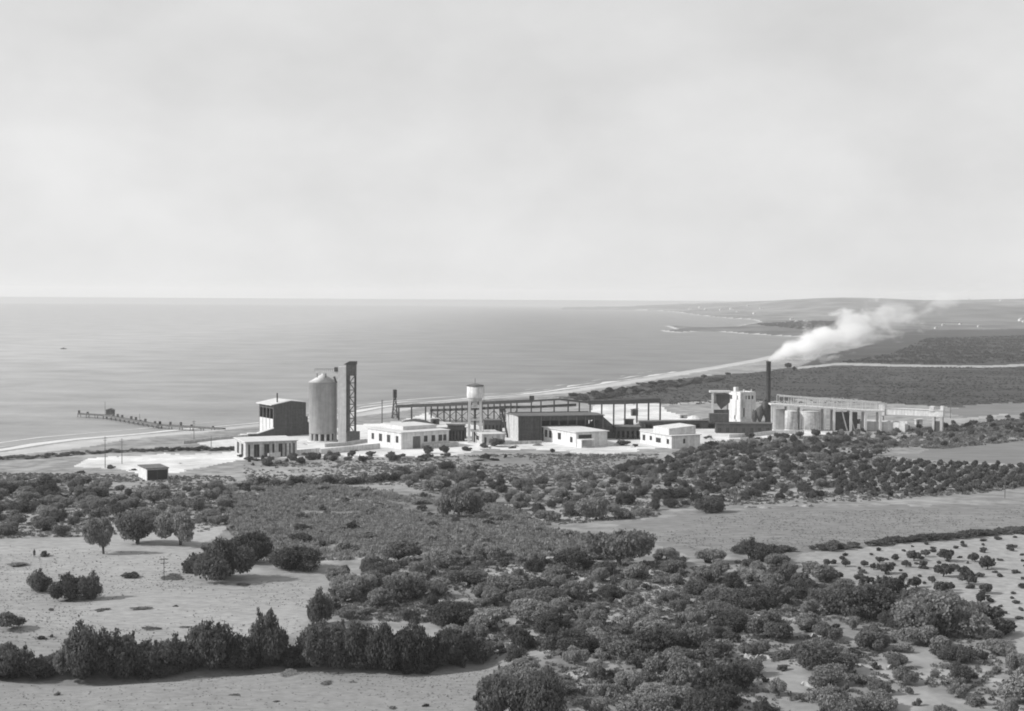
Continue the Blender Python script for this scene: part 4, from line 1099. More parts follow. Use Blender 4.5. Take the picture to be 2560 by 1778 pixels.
TAKEN = []      # plan positions already planted
def note(vx, vy, wv):
    P = GV(vx, vy); TAKEN.append((P[0], P[1], wv * math.hypot(P[0], P[1]) / 3157 / 2))
def scatter(poly_v, spacing, n_max, jitter=True, avoid=True, grid_rot=None, seed=1, sigma=1.0, clip=True):
    """plan positions inside a polygon given in photograph coordinates"""
    r_ = np.random.default_rng(seed)
    pl = np.array(GV([p[0] for p in poly_v], [p[1] for p in poly_v]))[:, :2]
    x0, y0 = pl.min(0); x1, y1 = pl.max(0)
    polyw = [tuple(p) for p in pl]
    out = []
    if grid_rot is not None:
        c, s = math.cos(grid_rot), math.sin(grid_rot); R = max(x1 - x0, y1 - y0)
        g = np.arange(-R, R, spacing)
        A, B = np.meshgrid(g, g); A = A + r_.normal(size=A.shape) * spacing * 0.13 * sigma; B = B * 1.12 + r_.normal(size=B.shape) * spacing * 0.13 * sigma
        X = (x0 + x1) / 2 + A * c - B * s; Y = (y0 + y1) / 2 + A * s + B * c
        cand = np.stack([X.ravel(), Y.ravel()], 1)
    else:
        cand = np.stack([x0 + (x1 - x0) * r_.random(n_max * 60), y0 + (y1 - y0) * r_.random(n_max * 60)], 1)
    cand = cand[in_poly(cand[:, 0], cand[:, 1], polyw)]
    grid = {}
    for x, y in cand:
        if avoid and any((x - a) ** 2 + (y - b) ** 2 < (q + spacing * 0.3) ** 2 for a, b, q in TAKEN): continue
        if grid_rot is None:
            key = (int(x / spacing), int(y / spacing)); bad = False
            for i in (-1, 0, 1):
                for j in (-1, 0, 1):
                    for (a, b) in grid.get((key[0] + i, key[1] + j), ()):
                        if (a - x) ** 2 + (b - y) ** 2 < spacing ** 2: bad = True
            if bad: continue
            grid.setdefault(key, []).append((x, y))
        out.append((x, y))
        if len(out) >= n_max: break
    if not out: return np.zeros((0, 3))
    out = np.array(out); z, _ = height(out[:, 0], out[:, 1])
    P = np.concatenate([out, z[:, None]], 1)
    if clip:
        px, py, _ = proj(P); P = P[(px > -70) & (px < 2630) & (py < 1830)]
    return P

# prominent trees one by one
ONE = [
 ('field_tree', 406, 1223, 84, 82, 'olive', 'round grey crowned tree alone at the right end of the left field edge'),
 ('field_tree', 308, 1220, 104, 84, 'olive', 'widest spreading tree on the far edge of the left pale field'),
 ('field_tree', 232, 1243, 60, 78, 'olive', 'slim tree with trunk showing, nearest on the left field edge'),
 ('field_tree', 140, 1204, 42, 32, 'olive', 'small low tree on the bare left field edge'),
 ('field_tree', 92, 1325, 62, 46, 'dark', 'small dark tree, leftmost of three on the pale left field'),
 ('field_tree', 155, 1345, 66, 54, 'dark', 'broad dark tree, middle of three on the pale left field'),
 ('field_tree', 207, 1344, 52, 62, 'dark', 'upright dark tree, rightmost of three on the pale left field'),
 ('clump_tree', 500, 1302, 120, 90, 'dark', 'big dark tree nearest in the clump right of the left field'),
 ('clump_tree', 455, 1285, 64, 50, 'dark', 'low dark tree on the left flank of the big clump'),
 ('clump_tree', 565, 1262, 92, 74, 'dark', 'dark tree at the back right of the big clump'),
 ('clump_tree', 655, 1278, 120, 56, 'dark', 'wide low dark tree right of the big clump'),
 ('hedge_tree', 22, 1520, 96, 84, 'dark', 'dark hedge tree at the far left corner of the foreground'),
 ('hedge_tree', 112, 1512, 78, 50, 'dark', 'low dark hedge tree second from the left in the front hedge'),
 ('hedge_tree', 188, 1524, 112, 122, 'dark', 'tallest dark tree at the left part of the front hedge'),
 ('hedge_tree', 262, 1518, 104, 108, 'dark', 'dark hedge tree with pointed top, right of the tall left one'),
 ('hedge_tree', 340, 1510, 92, 78, 'dark', 'lower dark tree in the dip of the front hedge'),
 ('hedge_tree', 405, 1504, 92, 84, 'dark', 'rounded dark tree left of the second peak of the front hedge'),
 ('hedge_tree', 472, 1502, 108, 116, 'dark', 'dark tree forming the second peak of the front hedge'),
 ('hedge_tree', 540, 1496, 88, 86, 'dark', 'dark hedge tree between the two middle peaks'),
 ('hedge_tree', 606, 1490, 88, 120, 'dark', 'tall upright dark tree at the hedge gap below the pale field'),
 ('hedge_tree', 660, 1492, 84, 48, 'dark', 'low black bush tree filling the gap of the front hedge'),
 ('hedge_tree', 740, 1496, 110, 112, 'dark', 'broad tree right of the front hedge gap'),
 ('hedge_tree', 805, 1500, 84, 124, 'dark', 'tall dark tree over the first notch of the pale bank'),
 ('hedge_tree', 862, 1502, 92, 120, 'dark', 'blackest tall tree of the front hedge, over the notch in the bank'),
 ('hedge_tree', 940, 1498, 108, 112, 'dark', 'broad dark tree over the right notch of the pale bank'),
 ('hedge_tree', 1015, 1488, 96, 92, 'dark', 'dark tree near the right end of the front hedge'),
 ('hedge_tree', 1075, 1482, 66, 54, 'dark', 'low dark tree ending the front hedge on the right'),
 ('field_tree', 722, 1402, 58, 78, 'dark', 'lone dark tree at the right edge of the pale left field'),
 ('grove_tree', 1392, 1272, 128, 96, 'olive', 'largest round grey tree at the corner of the mown field'),
 ('grove_tree', 1030, 1166, 96, 84, 'pale', 'loose feathery tree standing in the brush below the water tower'),
 ('grove_tree', 1338, 1166, 84, 66, 'olive', 'rounded tree below the porch house, above the mown field corner'),
 ('grove_tree', 1592, 1150, 62, 42, 'dark', 'dark rounded tree on the far edge of the mown field'),
 ('grove_tree', 1130, 1612, 124, 104, 'olive', 'pale crowned tree at the bottom edge beside the bare bank'),
 ('grove_tree', 1210, 1620, 118, 120, 'dark', 'dark tree at the bottom edge right of the bare bank'),
 ('grove_tree', 1700, 1256, 96, 50, 'dark', 'low wide dark tree at the end of the field hedge'),
 ('grove_tree', 1930, 1385, 150, 80, 'dark', 'dark wide tree below the stony field'),
 ('grove_tree', 2110, 1425, 170, 100, 'pale', 'largest pale crowned tree below the right stony field'),
]
for nm, vx, vy, wv, hv, kd, lab in ONE:
    put(nm, vx, vy, wv, hv, kd, lab, 'tree', None); note(vx, vy, wv)
put('mound_bush', 14, 1412, 78, 38, 'bushp', 'rounded grey bush at the left edge of the pale field', 'bush', fn=bush)
put('mound_bush', 295, 1296, 44, 15, 'bush', 'flat oval bush on the pale left field', 'bush', fn=bush)
put('mound_bush', 100, 1248, 27, 13, 'bush', 'small black bush beside the standing person', 'bush', fn=bush)

for i_ in range(30):
    x_ = random.uniform(-10, 1080); y_ = np.interp(x_, [0, 250, 480, 660, 800, 940, 1080], [1520, 1524, 1506, 1494, 1502, 1502, 1484]) - random.uniform(0, 16)
    put('hedge_bush', x_, y_, random.uniform(34, 70), random.uniform(24, 52), 'dark', 'low dark bush at the front hedge foot, ' + ('left end' if x_ < 180 else 'left part' if x_ < 360 else 'left middle' if x_ < 540 else 'right middle' if x_ < 720 else 'right part' if x_ < 900 else 'right end'), 'bush', 'bushes at the foot of the front hedge', fn=bush)

def where(vx):
    lm = [(90, 'at the far left'), (350, 'below the small hut'), (600, 'below the pillared building'), (780, 'below the silo'), (980, 'below the long white house'), (1150, 'below the water tower'),
          (1350, 'below the porch house'), (1580, 'below the white house'), (1780, 'below the chimney'), (1880, 'below the round tanks'), (2000, 'below the tank platform'), (2060, 'below the first pylon'), (2130, 'below the raised gallery'), (2210, 'right of the raised gallery'), (9999, 'at the far right')]
    for a, s in lm:
        if vx <= a: return s
def plant(poly, spacing, nmax, wr, hr, kinds, name, depthname, cat='tree', fn=tree, grid=None, seed=1, rows=None, avoid=True, adj=None):
    P = scatter(poly, spacing, nmax, grid_rot=grid, seed=seed, avoid=avoid)
    if not len(P): return
    px, py, dp = proj(P)
    r_ = random.Random(seed)
    for i, p in enumerate(P):
        f = r_.random() ** 1.5; w = wr[0] + (wr[1] - wr[0]) * f; h = hr[0] + (hr[1] - hr[0]) * (0.6 * f + 0.4 * r_.random())
        vy = py[i] / V; vx = px[i] / V
        band = ''
        for lim, s in (rows or ()):
            if vy <= lim: band = s; break
        kd = r_.choice(kinds)
        tone = {'olive': 'grey', 'dark': 'dark', 'pale': 'pale', 'small': 'small dark', 'bush': 'dark', 'bushp': 'pale grey'}[kd]
        size = 'large' if f > 0.75 else ('small' if f < 0.25 and kd != 'small' else '')
        lab = ' '.join((size + ' ' + tone + ' ' + depthname + ' ' + band + ' ' + where(vx)).split())
        q = Vector(p); q.z -= 0.12
        fn(name, q, w, h, kd, lab, cat, depthname + ' ' + band.strip())
# left scattered trees
plant([(-20, 1078), (160, 1080), (280, 1104), (420, 1100), (500, 1096), (520, 1130), (500, 1180), (440, 1168), (215, 1172), (120, 1192), (-20, 1206)], 6.9, 150, (2.6, 7.4), (1.8, 4.4), ['olive', 'olive', 'dark', 'pale', 'pale'], 'left_grove_tree',
      'left grove tree', seed=3, rows=[(1110, 'far back'), (1130, 'half way'), (1155, 'in front'), (2000, 'on the field edge')])
# centre-front olive grove
GROVE = [(770, 1290), (850, 1262), (1000, 1250), (1200, 1255), (1420, 1268), (1500, 1250), (1640, 1262), (1780, 1275), (1860, 1310), (1990, 1335), (2110, 1360), (2225, 1420), (2240, 1470), (2340, 1500), (2360, 1625), (1230, 1625), (1150, 1560), (1190, 1490), (1080, 1460), (960, 1400), (860, 1395), (780, 1390), (700, 1370)]
plant(GROVE, 6.9, 275, (2.6, 8.2), (2.0, 4.8), ['olive', 'olive', 'olive', 'dark', 'pale'], 'olive_tree', 'near grove tree', seed=5,
      rows=[(1310, 'at the back'), (1340, 'second row down'), (1370, 'third row down'), (1410, 'half way down'), (1450, 'lower half'), (1500, 'low down'), (1550, 'near the bottom'), (3000, 'at the bottom edge')])
# mid belt between plant and mown field
plant([(900, 1060), (1060, 1048), (1180, 1085), (1350, 1068), (1460, 1040), (1480, 1100), (1500, 1150), (1400, 1165), (1280, 1160), (1230, 1172), (1120, 1135), (980, 1108), (880, 1085)], 7.6, 130, (2.6, 7.0), (1.8, 4.4), ['olive', 'dark', 'olive', 'dark', 'pale'], 'belt_tree',
      'middle belt tree', seed=8, rows=[(1080, 'far side'), (1100, 'upper middle'), (1125, 'lower middle'), (3000, 'near side')])
# orchard right
ORCH = [(1480, 1040), (1560, 1012), (1700, 1000), (1900, 990), (2020, 992), (1990, 1022), (2060, 1036), (2240, 1044), (2320, 1050), (2320, 1092), (2180, 1110), (1900, 1128), (1700, 1132), (1500, 1142)]
ORCH_A = [(1860, 1050), (1990, 1034), (2100, 1040), (2240, 1046), (2320, 1052), (2320, 1094), (2180, 1108), (2000, 1116), (1860, 1112)]
ORCH_B = [(1480, 1040), (1560, 1012), (1700, 996), (1900, 988), (2020, 992), (1985, 1022), (1850, 1046), (1850, 1118), (1700, 1128), (1500, 1140)]
OR = [(1015, 'hindmost rows'), (1030, 'back rows'), (1045, 'upper rows'), (1060, 'middle rows'), (1075, 'lower middle rows'), (1082, 'lower rows'), (1090, 'near rows'), (1099, 'front rows'), (1110, 'foremost rows'), (3000, 'field edge')]
plant(ORCH_A, 5.7, 230, (2.2, 4.0), (1.9, 3.0), ['small'], 'orchard_tree', 'orchard tree', seed=11, grid=0.30, rows=OR)
plant(ORCH_B, 6.8, 200, (2.4, 5.8), (1.7, 3.7), ['dark', 'olive', 'dark'], 'orchard_tree', 'old orchard tree', seed=12, rows=OR)
plant(ORCH_B, 5.6, 150, (1.0, 2.2), (0.8, 1.7), ['bush', 'bushp'], 'orchard_bush', 'orchard bush', cat='bush', fn=bush, seed=13, rows=OR)
plant([(500, 1100), (600, 1095), (820, 1105), (1060, 1125), (1220, 1185), (1380, 1225), (1400, 1262), (1080, 1250), (700, 1255), (520, 1200)], 8.0, 75, (2.0, 6.0), (1.0, 2.6), ['bushp', 'bushp', 'bush'], 'brush_bush', 'brushwood bush', cat='bush', fn=bush, seed=17, rows=[(1140, 'far side'), (1180, 'upper middle'), (1215, 'lower middle'), (3000, 'near side')])
plant(GROVE, 4.8, 250, (1.2, 3.6), (0.8, 2.0), ['bush', 'bushp', 'bushp'], 'grove_bush', 'near grove bush', cat='bush', fn=bush, seed=15, rows=[(1310, 'at the back'), (1370, 'upper part'), (1450, 'lower half'), (1550, 'low down'), (3000, 'at the bottom edge')])
# right upper scrub trees
plant([(1620, 985), (1800, 978), (2000, 965), (2120, 955), (2298, 935), (2320, 985), (2120, 1005), (2000, 985)], 11, 60, (3.0, 6.0), (2.2, 3.8), ['bush', 'bush', 'bushp'], 'hillside_bush', 'bush on the slope under the works', cat='bush', fn=bush, seed=14)
# bushes on the stony field
VB = [(193, 59, 9), (279, 50, 8), (365, 42, 14), (393, 34, 9), (390, 61, 9), (449, 42, 16), (465, 70, 10), (493, 80, 13), (293, 75, 16), (231, 95, 10), (251, 103, 11), (265, 67, 9), (438, 81, 18), (502, 100, 18),
      (549, 62, 17), (549, 120, 26), (435, 123, 17), (201, 122, 30), (293, 122, 32), (371, 109, 15), (321, 109, 10), (98, 75, 9), (145, 58, 10), (470, 160, 24), (420, 145, 12), (560, 180, 40), (590, 215, 44), (345, 60, 8), (518, 45, 12),
      (80, 104, 44), (20, 86, 42), (240, 60, 8), (320, 45, 8), (410, 100, 9), (340, 90, 8), (455, 118, 9), (530, 150, 12), (180, 90, 9), (150, 100, 8), (270, 130, 9)]
for i, (a, b, w) in enumerate(VB):
    px, py = 1920 + a * 640 / 640, 1120 + 235 + b
    P = Vector(G(px, py + w * 0.35)); m = P.xy.length / F
    w = w * 1.35; big = w > 30
    lab = ('wide dark bush on the stony field' if big else 'small dark bush on the stony field') + (', left part' if a < 200 else ', middle part' if a < 400 else ', right part')
    lab += ' near its top edge' if b < 75 else (' in its middle rows' if b < 115 else ' low down')
    if big: bush('field_bush', P, w * m * 1.25, w * m * 0.7, 'bush', lab, 'bush', 'bushes dotting the stony field')
    else:
        P2 = P.copy(); root = tree('young_tree', P, w * m * 1.9, w * m * 1.2 + 0.4, 'small', lab.replace('bush', 'young tree'), 'tree', 'young trees dotting the stony field')
plant([(1840, 1246), (1990, 1232), (2150, 1214), (2310, 1203), (2310, 1400), (2250, 1400), (2110, 1335), (1990, 1318), (1900, 1296)], 4.2, 80, (0.8, 2.4), (0.5, 1.2), ['bush', 'bush', 'small'], 'field_sapling', 'sapling on the pale stony field', cat='sapling', fn=bush, seed=51, avoid=True,
      rows=[(1250, 'top'), (1300, 'middle'), (3000, 'low part')])
# hedge along the near side of the mown field
hx = np.linspace(1660, 2298, 26)
for i, x in enumerate(hx):
    y = np.interp(x, [1650, 1800, 1960, 2150, 2300], [1240, 1238, 1224, 1206, 1192]) + random.uniform(-2, 2)
    if i in (5, 6, 11): continue
    P = Vector(GV(x, y)); m = P.xy.length / 3157
    bush('hedge_bush', P, random.uniform(38, 66) * m, random.uniform(9, 17) * m, 'bush', 'dark low bush in the right field hedge ' + ('left end' if x < 1780 else 'left middle' if x < 1900 else 'middle' if x < 2020 else 'right middle' if x < 2160 else 'right end'), 'bush', 'hedge line between the two right fields')
# shoreline bushes
plant([(1255, 896), (1330, 884), (1420, 872), (1500, 858), (1600, 848), (1610, 856), (1500, 874), (1400, 890), (1300, 902)], 11, 40, (7, 15), (1.8, 3.6), ['bush'], 'shore_bush', 'bush behind the beach right of the gantry', cat='bush', fn=bush, seed=21, avoid=False)
for vx, vy, wv, hv, lab in ((1368, 886, 24, 17, 'round dark tree above the gantry, leftmost of three'), (1397, 886, 22, 19, 'round dark tree above the gantry, middle of three'), (1427, 884, 20, 15, 'round dark tree above the gantry, rightmost of three'),
                           (1579, 848, 14, 8, 'small dark bush on the beach sand left of the chimney'), (1632, 841, 12, 6, 'tiny dark bush on the beach edge nearer the chimney'), (1767, 827, 14, 14, 'dark tree behind the chimney under the smoke'), (1782, 831, 8, 9, 'tiny dark tree right of the chimney on the shore')):
    put('shore_tree', vx, vy, wv, hv, 'small', lab, 'tree')
# dark strip of bushes between beach and yard
for i, x in enumerate(np.linspace(-5, 520, 48)):
    y = np.interp(x, [0, 100, 200, 300, 430, 520], [1032, 1027, 1018, 1014, 1011, 1011]) + random.uniform(-1, 1.5)
    P = Vector(GV(x, y)); m = P.xy.length / 3157
    bush('bank_bush', P, random.uniform(17, 26) * m, random.uniform(5, 11) * m, 'bushp' if x < 340 else 'bush', 'low bush on the bank behind the beach ' + ('at the far left' if x < 70 else 'left' if x < 150 else 'left of the poles' if x < 230 else 'by the poles' if x < 290 else 'right of the poles' if x < 360 else 'under the jetty end' if x < 430 else 'nearest the works'), 'bush', 'bushes on the bank behind the beach')
# bushes along the front of the works
fr = [(180, 1062, 20), (248, 1052, 22), (300, 1056, 16), (320, 1062, 12), (540, 1026, 14), (560, 1032, 18), (610, 1032, 22), (655, 1030, 30), (700, 1026, 34), (750, 1024, 30), (790, 1024, 30), (830, 1022, 26), (880, 1022, 18), (905, 1024, 16), (960, 1018, 34), (1000, 1016, 34),
      (1045, 1012, 22), (1085, 1004, 34), (1115, 1002, 36), (1150, 1006, 18), (1240, 1016, 20), (1275, 1024, 24), (1400, 1000, 26), (1425, 1002, 14), (1600, 1000, 24), (1620, 1006, 18), (1590, 986, 20), (1700, 985, 16), (1760, 982, 22), (1830, 978, 24), (1880, 978, 28)]
for i, (x, y, w) in enumerate(fr):
    put('yard_bush', x, y, w * random.uniform(.6, 1.3), w * random.uniform(.3, .6), 'bush', 'dark bush at the front edge of the works ' + where(x).replace('below', 'in front of'), 'bush', 'bushes along the front of the works', fn=bush)
for i in range(64):
    x = random.choice([random.uniform(560, 900), random.uniform(560, 1180), random.uniform(1560, 2000)])
    y = np.interp(x, [600, 720, 900, 1050, 1180, 1560, 1640, 1760, 2000], [1036, 1030, 1026, 1026, 1024, 1018, 1004, 990, 974]) + random.uniform(-4, 10)
    put('yard_bush', x, y, random.uniform(9, 34), random.uniform(6, 17), random.choice(['bush', 'bush', 'bushp']), ('taller ' if y % 2 < 1 else 'low ') + 'bush in the ragged fringe ' + where(x).replace('below', 'in front of') + (' upper edge' if (y - np.interp(x, [600, 720, 900, 1050, 1180, 1560, 1640, 1760, 2000], [1036, 1030, 1026, 1026, 1024, 1018, 1004, 990, 974])) < 3 else ' lower edge'), 'bush', 'ragged bush fringe below the works', fn=bush)
# dark row in the brush
for i, x in enumerate(np.linspace(540, 940, 30)):
    y = np.interp(x, [540, 700, 820, 940], [1098, 1086, 1080, 1074]) + random.uniform(-5, 7)
    put('row_bush', x, y, random.uniform(22, 40), random.uniform(13, 24), random.choice(['bush', 'bush', 'bushp']), 'dark bush in the ragged row under the silo ' + ('left end' if x < 600 else 'left part' if x < 680 else 'left middle' if x < 740 else 'right middle' if x < 810 else 'right part' if x < 880 else 'right end'), 'bush', 'ragged bush row under the silo', fn=bush)

# low dry-stone terrace walls in the near grove
TW = [(1570, 1318, 60), (1640, 1352, 44), (1720, 1330, 40), (1690, 1385, 70), (1780, 1398, 60), (1600, 1412, 50), (1850, 1430, 60), (1560, 1462, 70), (1700, 1478, 60), (1900, 1495, 70), (1350, 1440, 50), (1250, 1420, 44), (1180, 1400, 50), (1300, 1520, 60), (1450, 1560, 70), (1640, 1570, 80),
      (1080, 1330, 40), (980, 1350, 50), (1010, 1420, 60), (1400, 1352, 44), (1830, 1540, 60), (2000, 1500, 60), (1440, 1285, 60), (1300, 1300, 40), (960, 1165, 50), (1080, 1175, 50), (870, 1190, 40), (600, 1110, 70), (1240, 1168, 60), (1700, 1140, 60), (1800, 1137, 50)]
for i, (x, y, w) in enumerate(TW):
    P = Vector(GV(x, y)); m = P.xy.length / 3157; rr_ = random.Random(i)
    n_ = 12; W_ = w * m; vs_ = []; fs_ = []
    for k in range(n_ + 1):
        u_ = -W_ / 2 + W_ * k / n_; q_ = 0.6 * math.sin(k * 0.7 + i); gz = ground_z(P.x + u_, P.y + q_) - P.z; hh = rr_.uniform(0.25, 0.75) * (0.3 if k in (0, n_) else 1)
        vs_ += [(u_, q_ - 0.4, gz - 0.5), (u_, q_ - 0.28, gz + hh), (u_, q_ + 0.35, gz + hh * 0.9), (u_, q_ + 0.5, gz - 0.5)]
    for k in range(n_):
        for j_ in range(3): fs_.append((k * 4 + j_, k * 4 + 4 + j_, k * 4 + 5 + j_, k * 4 + 1 + j_))
    o = MB().add(vs_, fs_).build('terrace_wall', M_rub); o.location = P
    o['kind'] = 'thing'
    tag(o, 'low broken dry stone terrace wall ' + ('high up' if y < 1250 else 'among the back trees' if y < 1350 else 'amid the near grove' if y < 1450 else 'among the front trees') + ' ' + where(x), 'wall', 'terrace walls ' + ('high up' if y < 1250 else 'among the back trees' if y < 1350 else 'amid the near grove' if y < 1450 else 'among the front trees'))
for (x, y, w, h) in ((320, 1366, 50, 6), (228, 1369, 40, 5), (395, 1361, 14, 6), (345, 1411, 44, 6), (415, 1408, 30, 5), (95, 1434, 22, 10), (117, 1430, 10, 9), (115, 1371, 10, 8), (385, 1299, 70, 5), (545, 1313, 44, 5), (40, 1268, 56, 7), (650, 1516, 76, 5), (730, 1534, 50, 5), (790, 1531, 26, 4), (955, 1585, 16, 10), (880, 1590, 22, 8),
                     (1105, 1540, 40, 30), (1135, 1530, 50, 44), (910, 1508, 60, 12), (950, 1510, 50, 12), (870, 1500, 40, 12), (300, 1540, 18, 8), (130, 1560, 16, 9), (620, 1575, 20, 5), (520, 1560, 30, 4)):
    put('weed_clump', x, y, w, h, 'bush' if h > 9 else 'bushp', 'flat weed clump ' + ('on the bare foreground bank ' if y > 1495 else 'on the pale left field ') + ('at left' if x < 200 else 'left of middle' if x < 400 else 'at its middle' if x < 700 else 'at right'), 'weeds', 'weed clumps on the open ground ' + ('of the bank' if y > 1495 else 'of the left field'), fn=bush)

# uncountable scrub: one mesh each
def tufts(name, label, poly_v, n, size, h, m, seed, quads=22, cat='scrub', avoid=False, grow=None):
    r_ = np.random.default_rng(seed)
    pl = np.array(GV([p[0] for p in poly_v], [p[1] for p in poly_v]))[:, :2]
    polyw = [tuple(p) for p in pl]; x0, y0 = pl.min(0); x1, y1 = pl.max(0)
    c = np.stack([x0 + (x1 - x0) * r_.random(n * 5), y0 + (y1 - y0) * r_.random(n * 5)], 1)
    c = c[in_poly(c[:, 0], c[:, 1], polyw)]
    k = 0.55 * fbm(c[:, 0] / 14, c[:, 1] / 14, 3, seed) + 0.45 * fbm(c[:, 0] / 42, c[:, 1] / 42, 2, seed + 5); c = c[(k + 0.25 * r_.random(len(k))) > 0.51][:n]
    z, d_ = height(c[:, 0], c[:, 1]); z = np.where(d_ > 10, z, -50)
    P = np.concatenate([c, z[:, None]], 1)
    if len(P) == 0: return
    s = size * (0.5 + r_.random(len(P)))
    if grow is not None: s = s * grow(np.hypot(P[:, 0], P[:, 1]))
    pts = np.repeat(P, quads, 0); ss = np.repeat(s, quads)
    d = r_.normal(size=pts.shape); d[:, 2] = np.abs(d[:, 2]); d /= np.linalg.norm(d, axis=1)[:, None]
    pts = pts + d * ss[:, None] * np.array([0.8, 0.8, h]) * (0.5 + 0.5 * r_.random((len(pts), 1)))
    v, f = leaf_cloud(pts, d, 1.0, r_)
    cen = np.repeat(pts, 4, 0); v = cen + (v - cen) * (np.repeat(ss, 4)[:, None] * np.array([0.13, 0.13, 0.24]))
    o = np_obj(name, v, f, m); tag(o, label, cat, kind='stuff')
tufts('brushwood', 'grey brushwood covering the middle of the plain', [(480, 1100), (560, 1078), (700, 1085), (820, 1098), (960, 1110), (1060, 1120), (1180, 1150), (1230, 1190), (1400, 1215), (1420, 1262), (1250, 1250), (1080, 1248), (900, 1250), (700, 1260), (600, 1240), (520, 1200), (500, 1150)], 16000, 0.9, 0.8, M_scrub, 31)
tufts('dry_weeds', 'dry weeds and low plants under the near grove', GROVE, 10000, 0.55, 0.7, M_weed, 32, quads=24)
tufts('field_weeds', 'sparse weeds dotting the pale left field', [(-20, 1215), (400, 1245), (440, 1310), (700, 1300), (680, 1440), (-20, 1470)], 2200, 0.2, 0.6, M_weed, 33, quads=14)
tufts('mown_weeds', 'thin stubble tufts on the mown field', [(1450, 1210), (1560, 1165), (1700, 1148), (2298, 1140), (2400, 1140), (2400, 1180), (1960, 1218), (1760, 1234), (1560, 1240)], 2600, 0.3, 0.45, M_weed, 42, quads=9)
tufts('bank_weeds', 'sparse weeds on the bare foreground bank', [(-20, 1535), (300, 1522), (640, 1506), (960, 1512), (1180, 1492), (1000, 1610), (-20, 1610)], 1500, 0.16, 0.5, M_weed, 41, quads=12)
tufts('orchard_weeds', 'weeds between the orchard rows', ORCH, 6500, 0.8, 0.5, M_weed, 34)
tufts('grove_weeds', 'weeds among the left grove trees', [(-20, 1062), (300, 1066), (520, 1070), (560, 1130), (500, 1190), (-20, 1210)], 4500, 0.7, 0.5, M_weed, 35)
tufts('belt_weeds', 'weeds in the middle belt under the works', [(540, 1045), (850, 1030), (1100, 1020), (1480, 1020), (1480, 1160), (1230, 1180), (900, 1090), (560, 1085)], 5500, 0.7, 0.5, M_weed, 36)
tufts('slope_scrub', 'scrub on the slope below the tank platform', [(1600, 992), (1900, 978), (2080, 962), (2298, 938), (2480, 915), (2480, 970), (2120, 1008), (1990, 1005), (1600, 1010)], 6000, 1.1, 0.7, M_weed, 37)
tufts('plain_scrub', 'dark scrub covering the wide plain behind the works', [(1290, 888), (1420, 872), (1500, 858), (1700, 836), (1840, 824), (2500, 824), (2500, 896), (2150, 910), (1900, 904), (1500, 908)], 9000, 1.1, 0.22, M_scrubd, 38, quads=10)
tufts('far_scrub', 'dark trees massed on the far plain beyond the track', [(1880, 814), (2000, 795), (2080, 760), (2500, 745), (2500, 808), (2100, 818)], 9000, 2.8, 0.4, M_scrubd, 39, quads=10)
tufts('cape_scrub', 'dark scrub around the village on the low cape', [(1900, 752), (1720, 732), (1700, 728), (1800, 722), (1930, 722), (1960, 750)], 2000, 5, 0.6, M_scrubd, 40, quads=12)

def order_labels():
    bpy.context.view_layer.update()
    groups = {}
    for o in COL.objects:
        if o.parent is None and o.get('group') and o.get('label'): groups.setdefault((o['group'], o['label']), []).append(o)
    num = ['', '', 'two', 'three', 'four', 'five', 'six', 'seven', 'eight']; nth = ['left', 'second', 'third', 'fourth', 'fifth', 'sixth', 'seventh', 'eighth']
    words = {n: ['leftmost of ' + num[n]] + [nth[k] + ' from left of ' + num[n] for k in range(1, n - 1)] + ['rightmost of ' + num[n]] for n in range(2, 9)}
    for (g, lab), os_ in groups.items():
        if 2 <= len(os_) <= 8 and len(lab.split()) <= (11 if len(os_) > 2 else 13):
            os_.sort(key=lambda o: o.location.x / max(o.location.y, 1))
            for o, w in zip(os_, words[len(os_)]): o['label'] = lab + ', ' + w

